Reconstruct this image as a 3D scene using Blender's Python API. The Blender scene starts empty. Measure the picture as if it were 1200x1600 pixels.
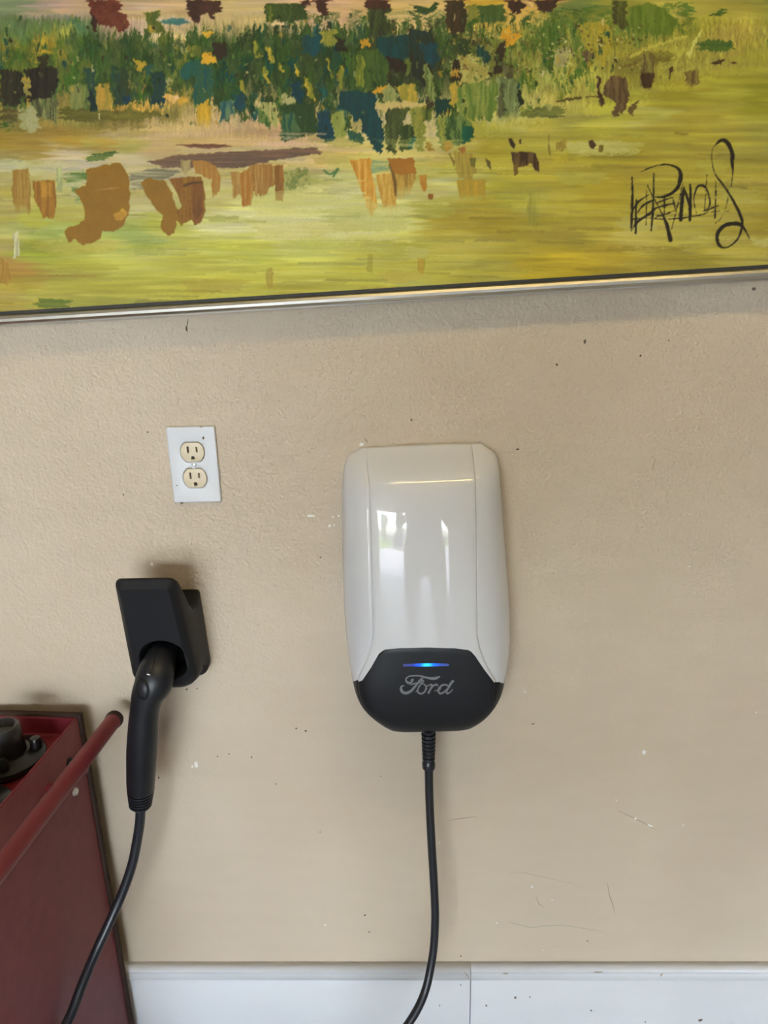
import bpy, bmesh, math, random
import numpy as np
from mathutils import Vector, Matrix
from mathutils.bvhtree import BVHTree
S = bpy.context.scene
COL = S.collection
PI = math.pi
# ------------------------------------------------------------------ camera
F_PX = 1150.0
CAM_D, CAM_Z = 1.0506, 1.37
MC = np.array([[0.99953, -0.01617, -0.02618], [0.0202, -0.29719, 0.9546], [-0.02322, -0.95468, -0.29673]])  # camera (right, down, forward) -> world
cd = bpy.data.cameras.new('camera'); cam = bpy.data.objects.new('camera', cd); COL.objects.link(cam)
cd.sensor_fit = 'HORIZONTAL'; cd.sensor_width = 36; cd.lens = F_PX / 1200 * 36; cd.clip_start = 0.01; cd.clip_end = 300
R3 = Matrix([[MC[0][0], -MC[0][1], -MC[0][2]], [MC[1][0], -MC[1][1], -MC[1][2]], [MC[2][0], -MC[2][1], -MC[2][2]]])
cam.matrix_world = Matrix.Translation((0, -CAM_D, CAM_Z)) @ R3.to_4x4()
S.camera = cam
# ------------------------------------------------------------------ sky, sun, lamp, exposure
S.view_settings.view_transform = 'Standard'; S.view_settings.look = 'None'; S.view_settings.gamma = 1
S.view_settings.use_curve_mapping = False
S.view_settings.exposure = 1.46
wd = bpy.data.worlds.new('sky'); S.world = wd; wd.use_nodes = True
wn = wd.node_tree.nodes; wl = wd.node_tree.links
bg = wn['Background']; sky = wn.new('ShaderNodeTexSky')
sky.sky_type = 'NISHITA'; sky.sun_disc = False; sky.sun_elevation = math.radians(48); sky.sun_rotation = math.radians(20)
sky.dust_density = 3.0; sky.air_density = 1.0; sky.ozone_density = 1.0
hz = wn.new('ShaderNodeHueSaturation'); hz.inputs['Saturation'].default_value = .52   # thin bright haze
wl.new(sky.outputs[0], hz.inputs['Color']); wl.new(hz.outputs[0], bg.inputs[0]); bg.inputs[1].default_value = 2.2
sun = bpy.data.lights.new('sun', 'SUN'); so = bpy.data.objects.new('sun', sun); COL.objects.link(so)
sun.energy = 2.0; sun.color = (1, .97, .92); sun.angle = math.radians(0.6)
so.rotation_euler = (math.radians(-42), 0, math.radians(-20)); so.location = (0, 0, 6)
LAMP_STRENGTH = 1.9
LAMP_COLOR = (1.0, .76, .33)

# ------------------------------------------------------------------ helpers
def W(px, py, d=0.0):
    """point of the ray through photo pixel (px, py) that lies d metres in front of the back wall"""
    r = MC @ np.array([px - 600, py - 800, F_PX]); r = r * ((CAM_D - d) / r[1])
    return Vector((r[0], -d, CAM_Z + r[2]))
def ray(px, py):
    return Vector(MC @ np.array([px - 600, py - 800, F_PX])).normalized()
CAMP = Vector((0, -CAM_D, CAM_Z))
def lin(c):
    c = np.asarray(c, float) / 255.0
    return np.where(c <= .04045, c / 12.92, ((c + .055) / 1.055) ** 2.4)
def mesh_obj(name, me, m=None, parent=None, smooth=True):
    o = bpy.data.objects.new(name, me); COL.objects.link(o)
    if m is not None:
        for q in (m if isinstance(m, (list, tuple)) else [m]): me.materials.append(q)
    if smooth:
        me.polygons.foreach_set('use_smooth', [True] * len(me.polygons))
    if parent: o.parent = parent
    return o
def obj(name, bm, m=None, parent=None, smooth=True, sharp=40):
    bmesh.ops.recalc_face_normals(bm, faces=bm.faces[:])
    if smooth and sharp:
        a = math.radians(sharp)
        for e in bm.edges:
            if len(e.link_faces) == 2 and e.calc_face_angle(0) > a: e.smooth = False
    me = bpy.data.meshes.new(name); bm.to_mesh(me); bm.free()
    return mesh_obj(name, me, m, parent, smooth)
def tag(o, label=None, cat=None, group=None, kind=None):
    if label: o['label'] = label
    if cat: o['category'] = cat
    if group: o['group'] = group
    if kind: o['kind'] = kind
    return o
def empty(name, loc=(0, 0, 0), rot=(0, 0, 0)):
    o = bpy.data.objects.new(name, None); COL.objects.link(o); o.location = loc; o.rotation_euler = rot
    o.empty_display_size = .05
    return o
def place(o, parent):
    """parent o keeping its mesh where it was modelled in world space (parents are unrotated empties)"""
    o.parent = parent; o.location = o.location - parent.location
    return o
def box(bm, x0, x1, y0, y1, z0, z1, bev=0, seg=2):
    vs = [bm.verts.new((x, y, z)) for x in (x0, x1) for y in (y0, y1) for z in (z0, z1)]
    f = [(0, 1, 3, 2), (4, 6, 7, 5), (0, 4, 5, 1), (2, 3, 7, 6), (0, 2, 6, 4), (1, 5, 7, 3)]
    fs = [bm.faces.new([vs[i] for i in q]) for q in f]
    if bev:
        es = list({e for q in fs for e in q.edges})
        bmesh.ops.bevel(bm, geom=es, offset=bev, segments=seg, affect='EDGES', profile=.5)
    return bm
def loft(bm, rings, close=True, cap0=False, cap1=False):
    R = [[bm.verts.new(p) for p in r] for r in rings]
    n = len(R[0])
    for a, b in zip(R, R[1:]):
        for i in range(n if close else n - 1):
            j = (i + 1) % n
            bm.faces.new((a[i], a[j], b[j], b[i]))
    if cap0: bm.faces.new(R[0])
    if cap1: bm.faces.new(R[-1][::-1])
    return R
def catmull(pts, per=8):
    P = [np.array(p, float) for p in pts]; P = [2 * P[0] - P[1]] + P + [2 * P[-1] - P[-2]]
    out = []
    for i in range(1, len(P) - 2):
        for k in range(per):
            t = k / per
            a, b, c, d = P[i - 1], P[i], P[i + 1], P[i + 2]
            out.append(.5 * ((2 * b) + (-a + c) * t + (2 * a - 5 * b + 4 * c - d) * t * t + (-a + 3 * b - 3 * c + d) * t ** 3))
    out.append(P[-2]); return out
def tube(bm, pts, n=20, cap=True, ref=(0, 1, 0)):
    """pts: (x, y, z, r[, r2]); r across, r2 along ref"""
    P = [Vector(p[:3]) for p in pts]; rings = []
    for i, p in enumerate(pts):
        t = (P[min(i + 1, len(P) - 1)] - P[max(i - 1, 0)]).normalized()
        a = t.cross(Vector(ref)).normalized(); b = a.cross(t).normalized()
        r = p[3]; r2 = p[4] if len(p) > 4 else r
        rings.append([P[i] + a * (r * math.cos(2 * PI * k / n)) + b * (r2 * math.sin(2 * PI * k / n)) for k in range(n)])
    return loft(bm, rings, True, cap, cap)
def lathe(bm, prof, n=32, c=(0, 0, 0), ax='z', mat4=None):
    rings = []
    for r, h in prof:
        q = []
        for k in range(n):
            a = 2 * PI * k / n
            v = Vector((r * math.cos(a), r * math.sin(a), h))
            if mat4: v = mat4 @ v
            q.append(v + Vector(c))
        rings.append(q)
    return loft(bm, rings, True, True, True)
def shape2d(name, loops, thick, bev, m, mat4, parent=None):
    """flat plate with holes: loops in local (x, z) metres; first is the outline; back face at y=0, front at y=-thick"""
    cu = bpy.data.curves.new(name, 'CURVE'); cu.dimensions = '2D'; cu.fill_mode = 'BOTH'
    cu.extrude = max(thick / 2 - bev, 1e-5); cu.bevel_depth = bev; cu.bevel_resolution = 2; cu.offset = -bev
    for lp in loops:
        sp = cu.splines.new('POLY'); sp.points.add(len(lp) - 1)
        for i, (x, y) in enumerate(lp): sp.points[i].co = (x, y, 0, 1)
        sp.use_cyclic_u = True
    o = bpy.data.objects.new(name + '_tmp', cu); COL.objects.link(o)
    dg = bpy.context.evaluated_depsgraph_get()
    me = bpy.data.meshes.new_from_object(o.evaluated_get(dg)); bpy.data.objects.remove(o)
    me.materials.clear()
    me.transform(mat4 @ Matrix(((1, 0, 0, 0), (0, 0, -1, -thick / 2), (0, 1, 0, 0), (0, 0, 0, 1))))
    me.name = name
    bm = bmesh.new(); bm.from_mesh(me); bmesh.ops.remove_doubles(bm, verts=bm.verts[:], dist=1e-6)
    return obj(name, bm, m, parent, True, 30)
def rrect(w, h, r, n=6, cx=0, cy=0):
    out = []
    for (sx, sy, a0) in ((1, 1, 0), (-1, 1, 90), (-1, -1, 180), (1, -1, 270)):
        for k in range(n + 1):
            a = math.radians(a0 + 90 * k / n)
            out.append((cx + sx * (w / 2 - r) + r * math.cos(a), cy + sy * (h / 2 - r) + r * math.sin(a)))
    return out
# ---- materials
def mat(name, rgb, rough=.5, metal=0., noise=None, bump=None, spec=.5, coat=0., attr=None, emit=None):
    """rgb linear; noise=(scale, amount, stretch); bump=(scale, strength, distance)"""
    m = bpy.data.materials.new(name); m.use_nodes = True; nt = m.node_tree; N = nt.nodes; L = nt.links
    b = N['Principled BSDF']; b.inputs['Roughness'].default_value = rough; b.inputs['Metallic'].default_value = metal
    b.inputs['Specular IOR Level'].default_value = spec; b.inputs['Coat Weight'].default_value = coat; b.inputs['Coat Roughness'].default_value = .03
    b.inputs['Base Color'].default_value = (*rgb, 1)
    tc = N.new('ShaderNodeTexCoord')
    if attr:
        a = N.new('ShaderNodeAttribute'); a.attribute_name = attr; L.new(a.outputs['Color'], b.inputs['Base Color'])
    elif noise:
        sc, am, st = noise
        mp = N.new('ShaderNodeMapping'); mp.inputs['Scale'].default_value = st; L.new(tc.outputs['Object'], mp.inputs[0])
        nz = N.new('ShaderNodeTexNoise'); nz.inputs['Scale'].default_value = sc; nz.inputs['Detail'].default_value = 6
        L.new(mp.outputs[0], nz.inputs['Vector'])
        cr = N.new('ShaderNodeValToRGB'); L.new(nz.outputs['Fac'], cr.inputs[0])
        cr.color_ramp.elements[0].position = .3; cr.color_ramp.elements[1].position = .7
        cr.color_ramp.elements[0].color = (*[c * (1 - am) for c in rgb], 1); cr.color_ramp.elements[1].color = (*[min(1, c * (1 + am)) for c in rgb], 1)
        L.new(cr.outputs[0], b.inputs['Base Color'])
    if bump:
        nz = N.new('ShaderNodeTexNoise'); nz.inputs['Scale'].default_value = bump[0]; nz.inputs['Detail'].default_value = 3
        L.new(tc.outputs['Object'], nz.inputs['Vector'])
        bu = N.new('ShaderNodeBump'); bu.inputs['Strength'].default_value = bump[1]; bu.inputs['Distance'].default_value = bump[2]
        L.new(nz.outputs['Fac'], bu.inputs['Height']); L.new(bu.outputs[0], b.inputs['Normal'])
    if emit:
        b.inputs['Emission Color'].default_value = (*emit[0], 1); b.inputs['Emission Strength'].default_value = emit[1]
    return m
WALL_RGB = (.545, .45, .338)
def wall_material():
    m = bpy.data.materials.new('tan_textured_paint'); m.use_nodes = True; nt = m.node_tree; N = nt.nodes; L = nt.links
    b = N['Principled BSDF']; b.inputs['Roughness'].default_value = .42; b.inputs['Specular IOR Level'].default_value = .35
    tc = N.new('ShaderNodeTexCoord')
    n1 = N.new('ShaderNodeTexNoise'); n1.inputs['Scale'].default_value = 2.6; n1.inputs['Detail'].default_value = 5
    L.new(tc.outputs['Object'], n1.inputs[0])
    cr = N.new('ShaderNodeValToRGB'); L.new(n1.outputs['Fac'], cr.inputs[0])
    w = np.array(WALL_RGB)
    cr.color_ramp.elements[0].position = .36; cr.color_ramp.elements[0].color = (*(w * [.965, .955, .955]), 1)
    cr.color_ramp.elements[1].position = .64; cr.color_ramp.elements[1].color = (*(w * [1.02, 1.03, 1.04]), 1)
    n2 = N.new('ShaderNodeTexNoise'); n2.inputs['Scale'].default_value = 28; n2.inputs['Detail'].default_value = 5
    mp = N.new('ShaderNodeMapping'); mp.inputs['Scale'].default_value = (.35, 1, 1); L.new(tc.outputs['Object'], mp.inputs[0]); L.new(mp.outputs[0], n2.inputs[0])
    mx = N.new('ShaderNodeMix'); mx.data_type = 'RGBA'; mx.blend_type = 'MULTIPLY'; mx.inputs[0].default_value = 1
    cr2 = N.new('ShaderNodeValToRGB'); L.new(n2.outputs['Fac'], cr2.inputs[0])
    cr2.color_ramp.elements[0].position = .3; cr2.color_ramp.elements[0].color = (.965, .965, .96, 1)
    cr2.color_ramp.elements[1].position = .6; cr2.color_ramp.elements[1].color = (1, 1, 1, 1)
    L.new(cr.outputs[0], mx.inputs[6]); L.new(cr2.outputs[0], mx.inputs[7]); L.new(mx.outputs[2], b.inputs['Base Color'])
    # orange peel: strong on the upper wall, worn smooth towards the floor
    n3 = N.new('ShaderNodeTexNoise'); n3.inputs['Scale'].default_value = 190; n3.inputs['Detail'].default_value = 2.5
    n4 = N.new('ShaderNodeTexNoise'); n4.inputs['Scale'].default_value = 70; n4.inputs['Detail'].default_value = 2
    L.new(tc.outputs['Object'], n3.inputs[0]); L.new(tc.outputs['Object'], n4.inputs[0])
    sx = N.new('ShaderNodeSeparateXYZ'); L.new(tc.outputs['Object'], sx.inputs[0])
    mr = N.new('ShaderNodeMapRange'); mr.inputs['From Min'].default_value = .45; mr.inputs['From Max'].default_value = 1.05
    mr.inputs['To Min'].default_value = .12; mr.inputs['To Max'].default_value = 1; L.new(sx.outputs[2], mr.inputs[0])
    ad = N.new('ShaderNodeMath'); ad.operation = 'ADD'; L.new(n3.outputs['Fac'], ad.inputs[0]); L.new(n4.outputs['Fac'], ad.inputs[1])
    ml = N.new('ShaderNodeMath'); ml.operation = 'MULTIPLY'; L.new(ad.outputs[0], ml.inputs[0]); L.new(mr.outputs[0], ml.inputs[1])
    bu = N.new('ShaderNodeBump'); bu.inputs['Strength'].default_value = .7; bu.inputs['Distance'].default_value = .0024
    L.new(ml.outputs[0], bu.inputs['Height']); L.new(bu.outputs[0], b.inputs['Normal'])
    return m
M = dict(
    gunblack=mat('smooth_black_plastic', (.009, .010, .013), .40, spec=.4),
    wall=wall_material(),
    trim=mat('white_trim_paint', (.60, .605, .62), .38, noise=(9, .04, (.4, 1, 1)), bump=(60, .15, .0006)),
    ceil=mat('ceiling_paint', (.62, .56, .47), .8),
    sidewall=mat('plain_wall_paint', (.42, .36, .27), .7),
    darkwall=mat('unseen_light_damping_wall', (.11, .085, .065), .7),  # invented dark tone, soaks up light so the back wall dims at right
    floor=mat('garage_concrete', (.34, .33, .31), .55, noise=(3, .2, (1, 1, 1))),
    drive=mat('driveway_concrete', (.34, .35, .38), .9, noise=(1.5, .12, (1, 1, 1)), spec=0.),
    lawn=mat('lawn_grass', (.12, .2, .045), .9, noise=(6, .4, (1, 1, 1)), spec=0.),
    plate=mat('white_plastic_plate', (.62, .635, .67), .35, bump=(30, .06, .0005)),
    ivory=mat('ivory_plastic', (.62, .53, .37), .35),
    dark=mat('dark_recess', (.012, .009, .007), .6),
    steel=mat('screw_steel', (.6, .6, .58), .35, 1.),
    white=mat('glossy_white_plastic', (.60, .60, .62), .35, spec=.25, coat=.85),
    black=mat('satin_black_plastic', (.010, .011, .014), .45, spec=.35),
    blacktex=mat('textured_black_plastic', (.0085, .009, .011), .55, spec=.3, bump=(600, .15, .0003)),
    rubber=mat('black_cable_rubber', (.012, .0135, .018), .36, spec=.5),
    chrome=mat('brushed_silver_metal', (.60, .565, .48), .30, 1., noise=(30, .12, (.15, 1, 1))),
    framegap=mat('black_rebate', (.02, .018, .015), .6),
    wood=mat('stretcher_wood', (.4, .29, .17), .7, noise=(12, .2, (.1, 1, 1))),
    cart=mat('dark_red_powder_coat', (.215, .060, .072), .55, spec=.3, noise=(40, .08, (1, 1, 1)), bump=(420, .12, .0004)),
    cartin=mat('red_tray_paint', (.17, .018, .028), .45, spec=.3),
    tubered=mat('red_tube_paint', (.18, .025, .034), .4, spec=.35),
    capgrey=mat('brown_grey_end_cap', (.045, .028, .022), .8, spec=.15),
    blackgloss=mat('glossy_black_plastic', (.009, .009, .009), .28, spec=.45),
    chip=mat('white_paint_chip', (.74, .72, .68), .6),
    scuff=mat('dark_scuff', (.12, .09, .06), .8),
    line=mat('hairline_scratch', (.33, .26, .18), .7),
    ridge=mat('filler_ridge', (.50, .44, .34), .5),
    logo=mat('silver_print', (.26, .26, .27), .35, .6, noise=(900, .45, (1, 1, 1))),
)
def mark_box(x, y, w, h): return [(x - w, y - h), (x + w, y - h), (x + w, y + h), (x - w, y + h)]

# ------------------------------------------------------------------ the setting
XL, XR, YF, ZC = -2.9, 1.45, -6.2, 2.55
bm = bmesh.new(); box(bm, XL - .1, XR + .1, 0, .12, 0, ZC); wall = tag(obj('wall_back', bm, M['wall'], smooth=False), 'tan orange-peel textured wall with small chips and scuffs', kind='structure')
bm = bmesh.new(); box(bm, XL - .12, XL, YF, 0, 0, ZC); tag(obj('wall_left', bm, M['sidewall'], smooth=False), kind='structure')
bm = bmesh.new(); box(bm, XR, XR + .12, YF, 0, 0, ZC); tag(obj('wall_right', bm, M['darkwall'], smooth=False), kind='structure')  # unseen wall, drawn in close and darkened to cut light from the right
bm = bmesh.new(); box(bm, XL - .12, XR + .12, YF - .15, .12, ZC, ZC + .1); tag(obj('ceiling', bm, M['ceil'], smooth=False), kind='structure')
bm = bmesh.new(); box(bm, XL - .12, XR + .12, YF - .15, .12, -.1, 0); tag(obj('floor', bm, M['floor'], smooth=False), kind='structure')
OX0, OX1, OZ = -2.8, 1.0, 2.15
bm = bmesh.new(); box(bm, XL - .12, OX0, YF - .15, YF, 0, ZC); box(bm, OX1, XR + .12, YF - .15, YF, 0, ZC); box(bm, OX0, OX1, YF - .15, YF, OZ, ZC)
tag(obj('wall_front', bm, M['sidewall'], smooth=False), 'wall around the open garage doorway', kind='structure')
bm = bmesh.new(); box(bm, -6, 7, -32, YF - .15, -.12, -.02); tag(obj('driveway', bm, M['drive'], smooth=False), kind='structure')
bm = bmesh.new(); box(bm, -60, 60, -90, -32, -.14, -.04); box(bm, -60, -6, -32, 2, -.14, -.04); box(bm, 7, 60, -32, 2, -.14, -.04); tag(obj('lawn', bm, M['lawn'], smooth=False), kind='structure')

# baseboard: two butted boards under one moulded cap
ZB = CAM_Z - 1.2185
def zrow(py): return W(650, py, .014).z
base = tag(empty('baseboard_back', (0, 0, 0)), 'white painted baseboard with moulded top edge', kind='structure')
zt = zrow(1513); z1 = zrow(1531); xs = W(735, 1560, .014).x
for x0, x1 in ((XL, xs - .0006), (xs + .0006, XR)):
    bm = bmesh.new(); box(bm, x0, x1, -.0135, -.0005, .0, z1 - .001, .0012, 2); obj('board', bm, M['trim'], base)
prof = [(.0005, zt + .0005), (.010, zt), (.0145, zt - .0025), (.0165, zt - .006), (.0165, zt - .009), (.0150, zt - .0105), (.0162, zt - .012), (.0162, z1 + .002), (.0148, z1), (.0005, z1 - .0005)]
for x0, x1 in ((XL, xs - .0003), (xs + .0003, XR)):
    bm = bmesh.new(); loft(bm, [[Vector((x, -d, z)) for d, z in prof] for x in (x0, x1)], True, True, True); obj('cap_moulding', bm, M['trim'], base, True, 25)
random.seed(4)
def blob(name, px, py, w, h, m, parent, d=0., ang=0, thick=.0006, n=9, jag=.35):
    c = W(px, py, d); k = .00092
    bm = bmesh.new(); pts = []
    for i in range(n):
        a = 2 * PI * i / n; r = 1 + random.uniform(-jag, jag)
        u, v = w * .5 * k * r * math.cos(a), h * .5 * k * r * math.sin(a)
        ca, sa = math.cos(ang), math.sin(ang)
        pts.append((u * ca - v * sa, u * sa + v * ca))
    loft(bm, [[Vector((c.x + u, c.y + .0002, c.z + v)) for u, v in pts], [Vector((c.x + u * .85, c.y - thick, c.z + v * .85)) for u, v in pts]], True, True, True)
    return obj(name, bm, m, parent, True, 30)
def hair(name, pts, wpx, m, parent, d=0., thick=.0004):
    bm = bmesh.new(); P = [W(x, y, d) for x, y in pts]; rings = []
    for i, p in enumerate(P):
        t = (P[min(i + 1, len(P) - 1)] - P[max(i - 1, 0)]).normalized(); nrm = Vector((t.z, 0, -t.x)); w = wpx * .00046 * (.35 if i in (0, len(P) - 1) else 1)
        rings.append([p + nrm * w + Vector((0, .0002, 0)), p + nrm * w * .6 - Vector((0, thick, 0)), p - nrm * w * .6 - Vector((0, thick, 0)), p - nrm * w + Vector((0, .0002, 0))])
    loft(bm, rings, True, True, True); return obj(name, bm, m, parent, True, 30)
for a in ((237, 881, 6, 7), (306, 1194, 8, 13), (486, 806, 12, 5), (565, 694, 8, 6), (515, 822, 4, 5), (529, 806, 4, 4), (522, 820, 3, 4), (508, 1445, 4, 4), (1007, 1175, 7, 10),
          (993, 1279, 5, 5), (820, 1081, 4, 6), (776, 1442, 5, 5), (831, 1385, 4, 9), (300, 1198, 4, 5), (687, 1316, 3, 3), (520, 808, 3, 3), (863, 1406, 4, 3), (1067, 1289, 3, 3), (868, 1482, 3, 3), (1077, 885, 3, 3), (963, 1250, 3, 3), (1181, 1113, 6, 3), (848, 1484, 3, 3)):
    blob('paint_chip', a[0], a[1], a[2], a[3], M['chip'], wall)
blob('paint_chip', 1016, 1290, 16, 4, M['chip'], wall, ang=-.5)
for a in ((809, 702, 6, 3), (914, 534, 5, 7), (870, 570, 4, 4), (1178, 451, 6, 5), (248, 1215, 3, 5), (340, 1182, 3, 3), (358, 1178, 3, 3), (393, 1183, 3, 4), (570, 1430, 4, 4), (577, 1456, 3, 3),
          (294, 1510, 3, 5), (303, 1511, 3, 4), (650, 1512, 7, 4), (1017, 1510, 4, 7), (918, 1470, 3, 3), (720, 1494, 3, 6), (292, 1077, 4, 3), (308, 1076, 3, 3), (431, 1225, 3, 3), (463, 1138, 4, 3), (478, 1142, 4, 4),
          (545, 1012, 3, 3), (643, 656, 3, 4), (1001, 556, 3, 3), (193, 773, 3, 3), (833, 1131, 6, 2), (595, 1213, 2, 2), (500, 1300, 2, 2), (501, 871, 3, 3), (284, 786, 5, 3), (231, 675, 4, 3), (1045, 532, 2, 2)):
    blob('scuff_mark', a[0], a[1], a[2], a[3], M['scuff'], wall, thick=.0004)
blob('scuff_mark', 291.5, 514, 3.6, 9, M['scuff'], wall, ang=.15)
hair('hairline', [(294, 498), (293, 505), (292, 514)], 1.6, M['scuff'], wall)
hair('hairline', [(966, 1267), (990, 1278), (1006, 1286), (1026, 1298)], 1.6, M['line'], wall)
hair('hairline', [(949, 1380), (952, 1398), (957, 1412), (961, 1427)], 2.0, M['line'], wall)
hair('hairline', [(837, 1400), (842, 1412), (850, 1418)], 1.6, M['line'], wall)
hair('hairline', [(700, 1282), (720, 1279), (745, 1276)], 1.4, M['line'], wall)
hair('hairline', [(1019, 735), (1022, 726), (1024, 716)], 1.6, M['line'], wall)
hair('hairline', [(575, 692), (572, 688), (569, 684)], 1.3, M['scuff'], wall)
hair('filler_ridge', [(792, 1362), (820, 1364), (850, 1371), (905, 1383)], 2.2, M['ridge'], wall, thick=.0005)
hair('filler_ridge', [(795, 1441), (830, 1450), (850, 1447), (880, 1446), (930, 1454), (960, 1462)], 3.2, M['ridge'], wall, thick=.0006)
hair('filler_ridge', [(932, 1440), (938, 1436), (952, 1436)], 2.2, M['ridge'], wall, thick=.0005)
for a in ((805, 1559, 5, 7), (760, 1571, 4, 6), (924, 1579, 4, 4), (1094, 1594, 9, 8), (1008, 1597, 3, 4), (828, 1558, 3, 4), (687, 1571, 3, 3), (720, 1539, 3, 4)):
    blob('scuff_mark', a[0], a[1], a[2], a[3], M['scuff'], base, d=.0136, thick=.0003)
blob('scuff_mark', 1034, 1523, 3, 9, M['line'], base, d=.0165, ang=-.4, thick=.0003)
hair('hairline', [(725, 1518), (730, 1524), (734, 1532)], 1.6, M['line'], base, d=.0168, thick=.0003)
blob('paint_smear', 790, 1520.5, 14, 3, M['line'], base, d=.0160, thick=.0012)
blob('paint_smear', 935, 1518.5, 22, 2.4, M['line'], base, d=.0160, thick=.0012)
hair('caulk_bead', [(192, 1507.5), (300, 1509.5), (420, 1510), (520, 1511.5), (640, 1513)], 3.0, M['chip'], base, thick=.0022)
hair('caulk_bead', [(1028, 1510.5), (1060, 1509.5), (1100, 1508.5), (1150, 1510.5), (1200, 1511)], 3.0, M['chip'], base, thick=.0022)
hair('grime_line', [(195, 1511), (300, 1512.5), (500, 1514), (640, 1516), (760, 1516), (900, 1514.5), (1020, 1514)], 2.2, M['line'], base, d=.006, thick=.004)

# ------------------------------------------------------------------ garage ceiling lamp (above the camera's view)
lamp = tag(empty('ceiling_light', (.35, -.85, ZC)), 'long fluorescent ceiling lamp above the charger wall', 'lamp')
bm = bmesh.new(); box(bm, -.62, .62, -.07, .07, -.05, -.001, .006); obj('housing', bm, M['trim'], lamp)
bm = bmesh.new(); tube(bm, [(x, 0, -.068, .017) for x in (-.6, -.3, 0, .3, .6)], 16)
obj('tube', bm, mat('lamp_tube', (.9, .9, .85), .5, emit=(LAMP_COLOR, LAMP_STRENGTH * 10)), lamp)

# ------------------------------------------------------------------ the oil painting
PX0, PX1, PY0, PY1 = -270, 1470, -420, 512      # paint field, in units of about a millimetre
PH, PW = PY1 - PY0, PX1 - PX0
rng = np.random.default_rng(7)
def vnoise(h, w, sx, sy, seed, oct=1):
    out = np.zeros((h, w)); amp = 1; tot = 0
    for o in range(oct):
        r = np.random.default_rng(seed + o * 101)
        gx, gy = int(w / sx) + 3, int(h / sy) + 3
        g = r.random((gy, gx)); X = np.arange(w) / sx; Y = np.arange(h) / sy
        xi = X.astype(int); yi = Y.astype(int); fx = X - xi; fy = Y - yi
        fx = fx * fx * (3 - 2 * fx); fy = (fy * fy * (3 - 2 * fy))[:, None]
        a = g[yi][:, xi] * (1 - fx) + g[yi][:, xi + 1] * fx; b = g[yi + 1][:, xi] * (1 - fx) + g[yi + 1][:, xi + 1] * fx
        out += amp * (a * (1 - fy) + b * fy); tot += amp; amp *= .5; sx = max(sx / 2, 1); sy = max(sy / 2, 1)
    return out / tot
NA = vnoise(PH, PW, 7, 7, 11, 3) - .5; NB = vnoise(PH, PW, 7, 7, 12, 3) - .5
NV = vnoise(PH, PW, 2.2, 30, 13, 2); NV2 = vnoise(PH, PW, 5, 60, 14, 2)      # vertical streaks
NH = vnoise(PH, PW, 46, 2.6, 15, 2); NH2 = vnoise(PH, PW, 110, 7, 16, 2)     # horizontal streaks
NF = vnoise(PH, PW, 2.6, 2.6, 17, 2); NM = vnoise(PH, PW, 14, 12, 18, 3)
PIC = np.zeros((PH, PW, 3)); HT = np.zeros((PH, PW))
YY, XX = np.mgrid[PY0:PY1, PX0:PX1].astype(float)
def st(n, c=2.2): return np.clip((n - .5) * c + .5, 0, 1)
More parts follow.
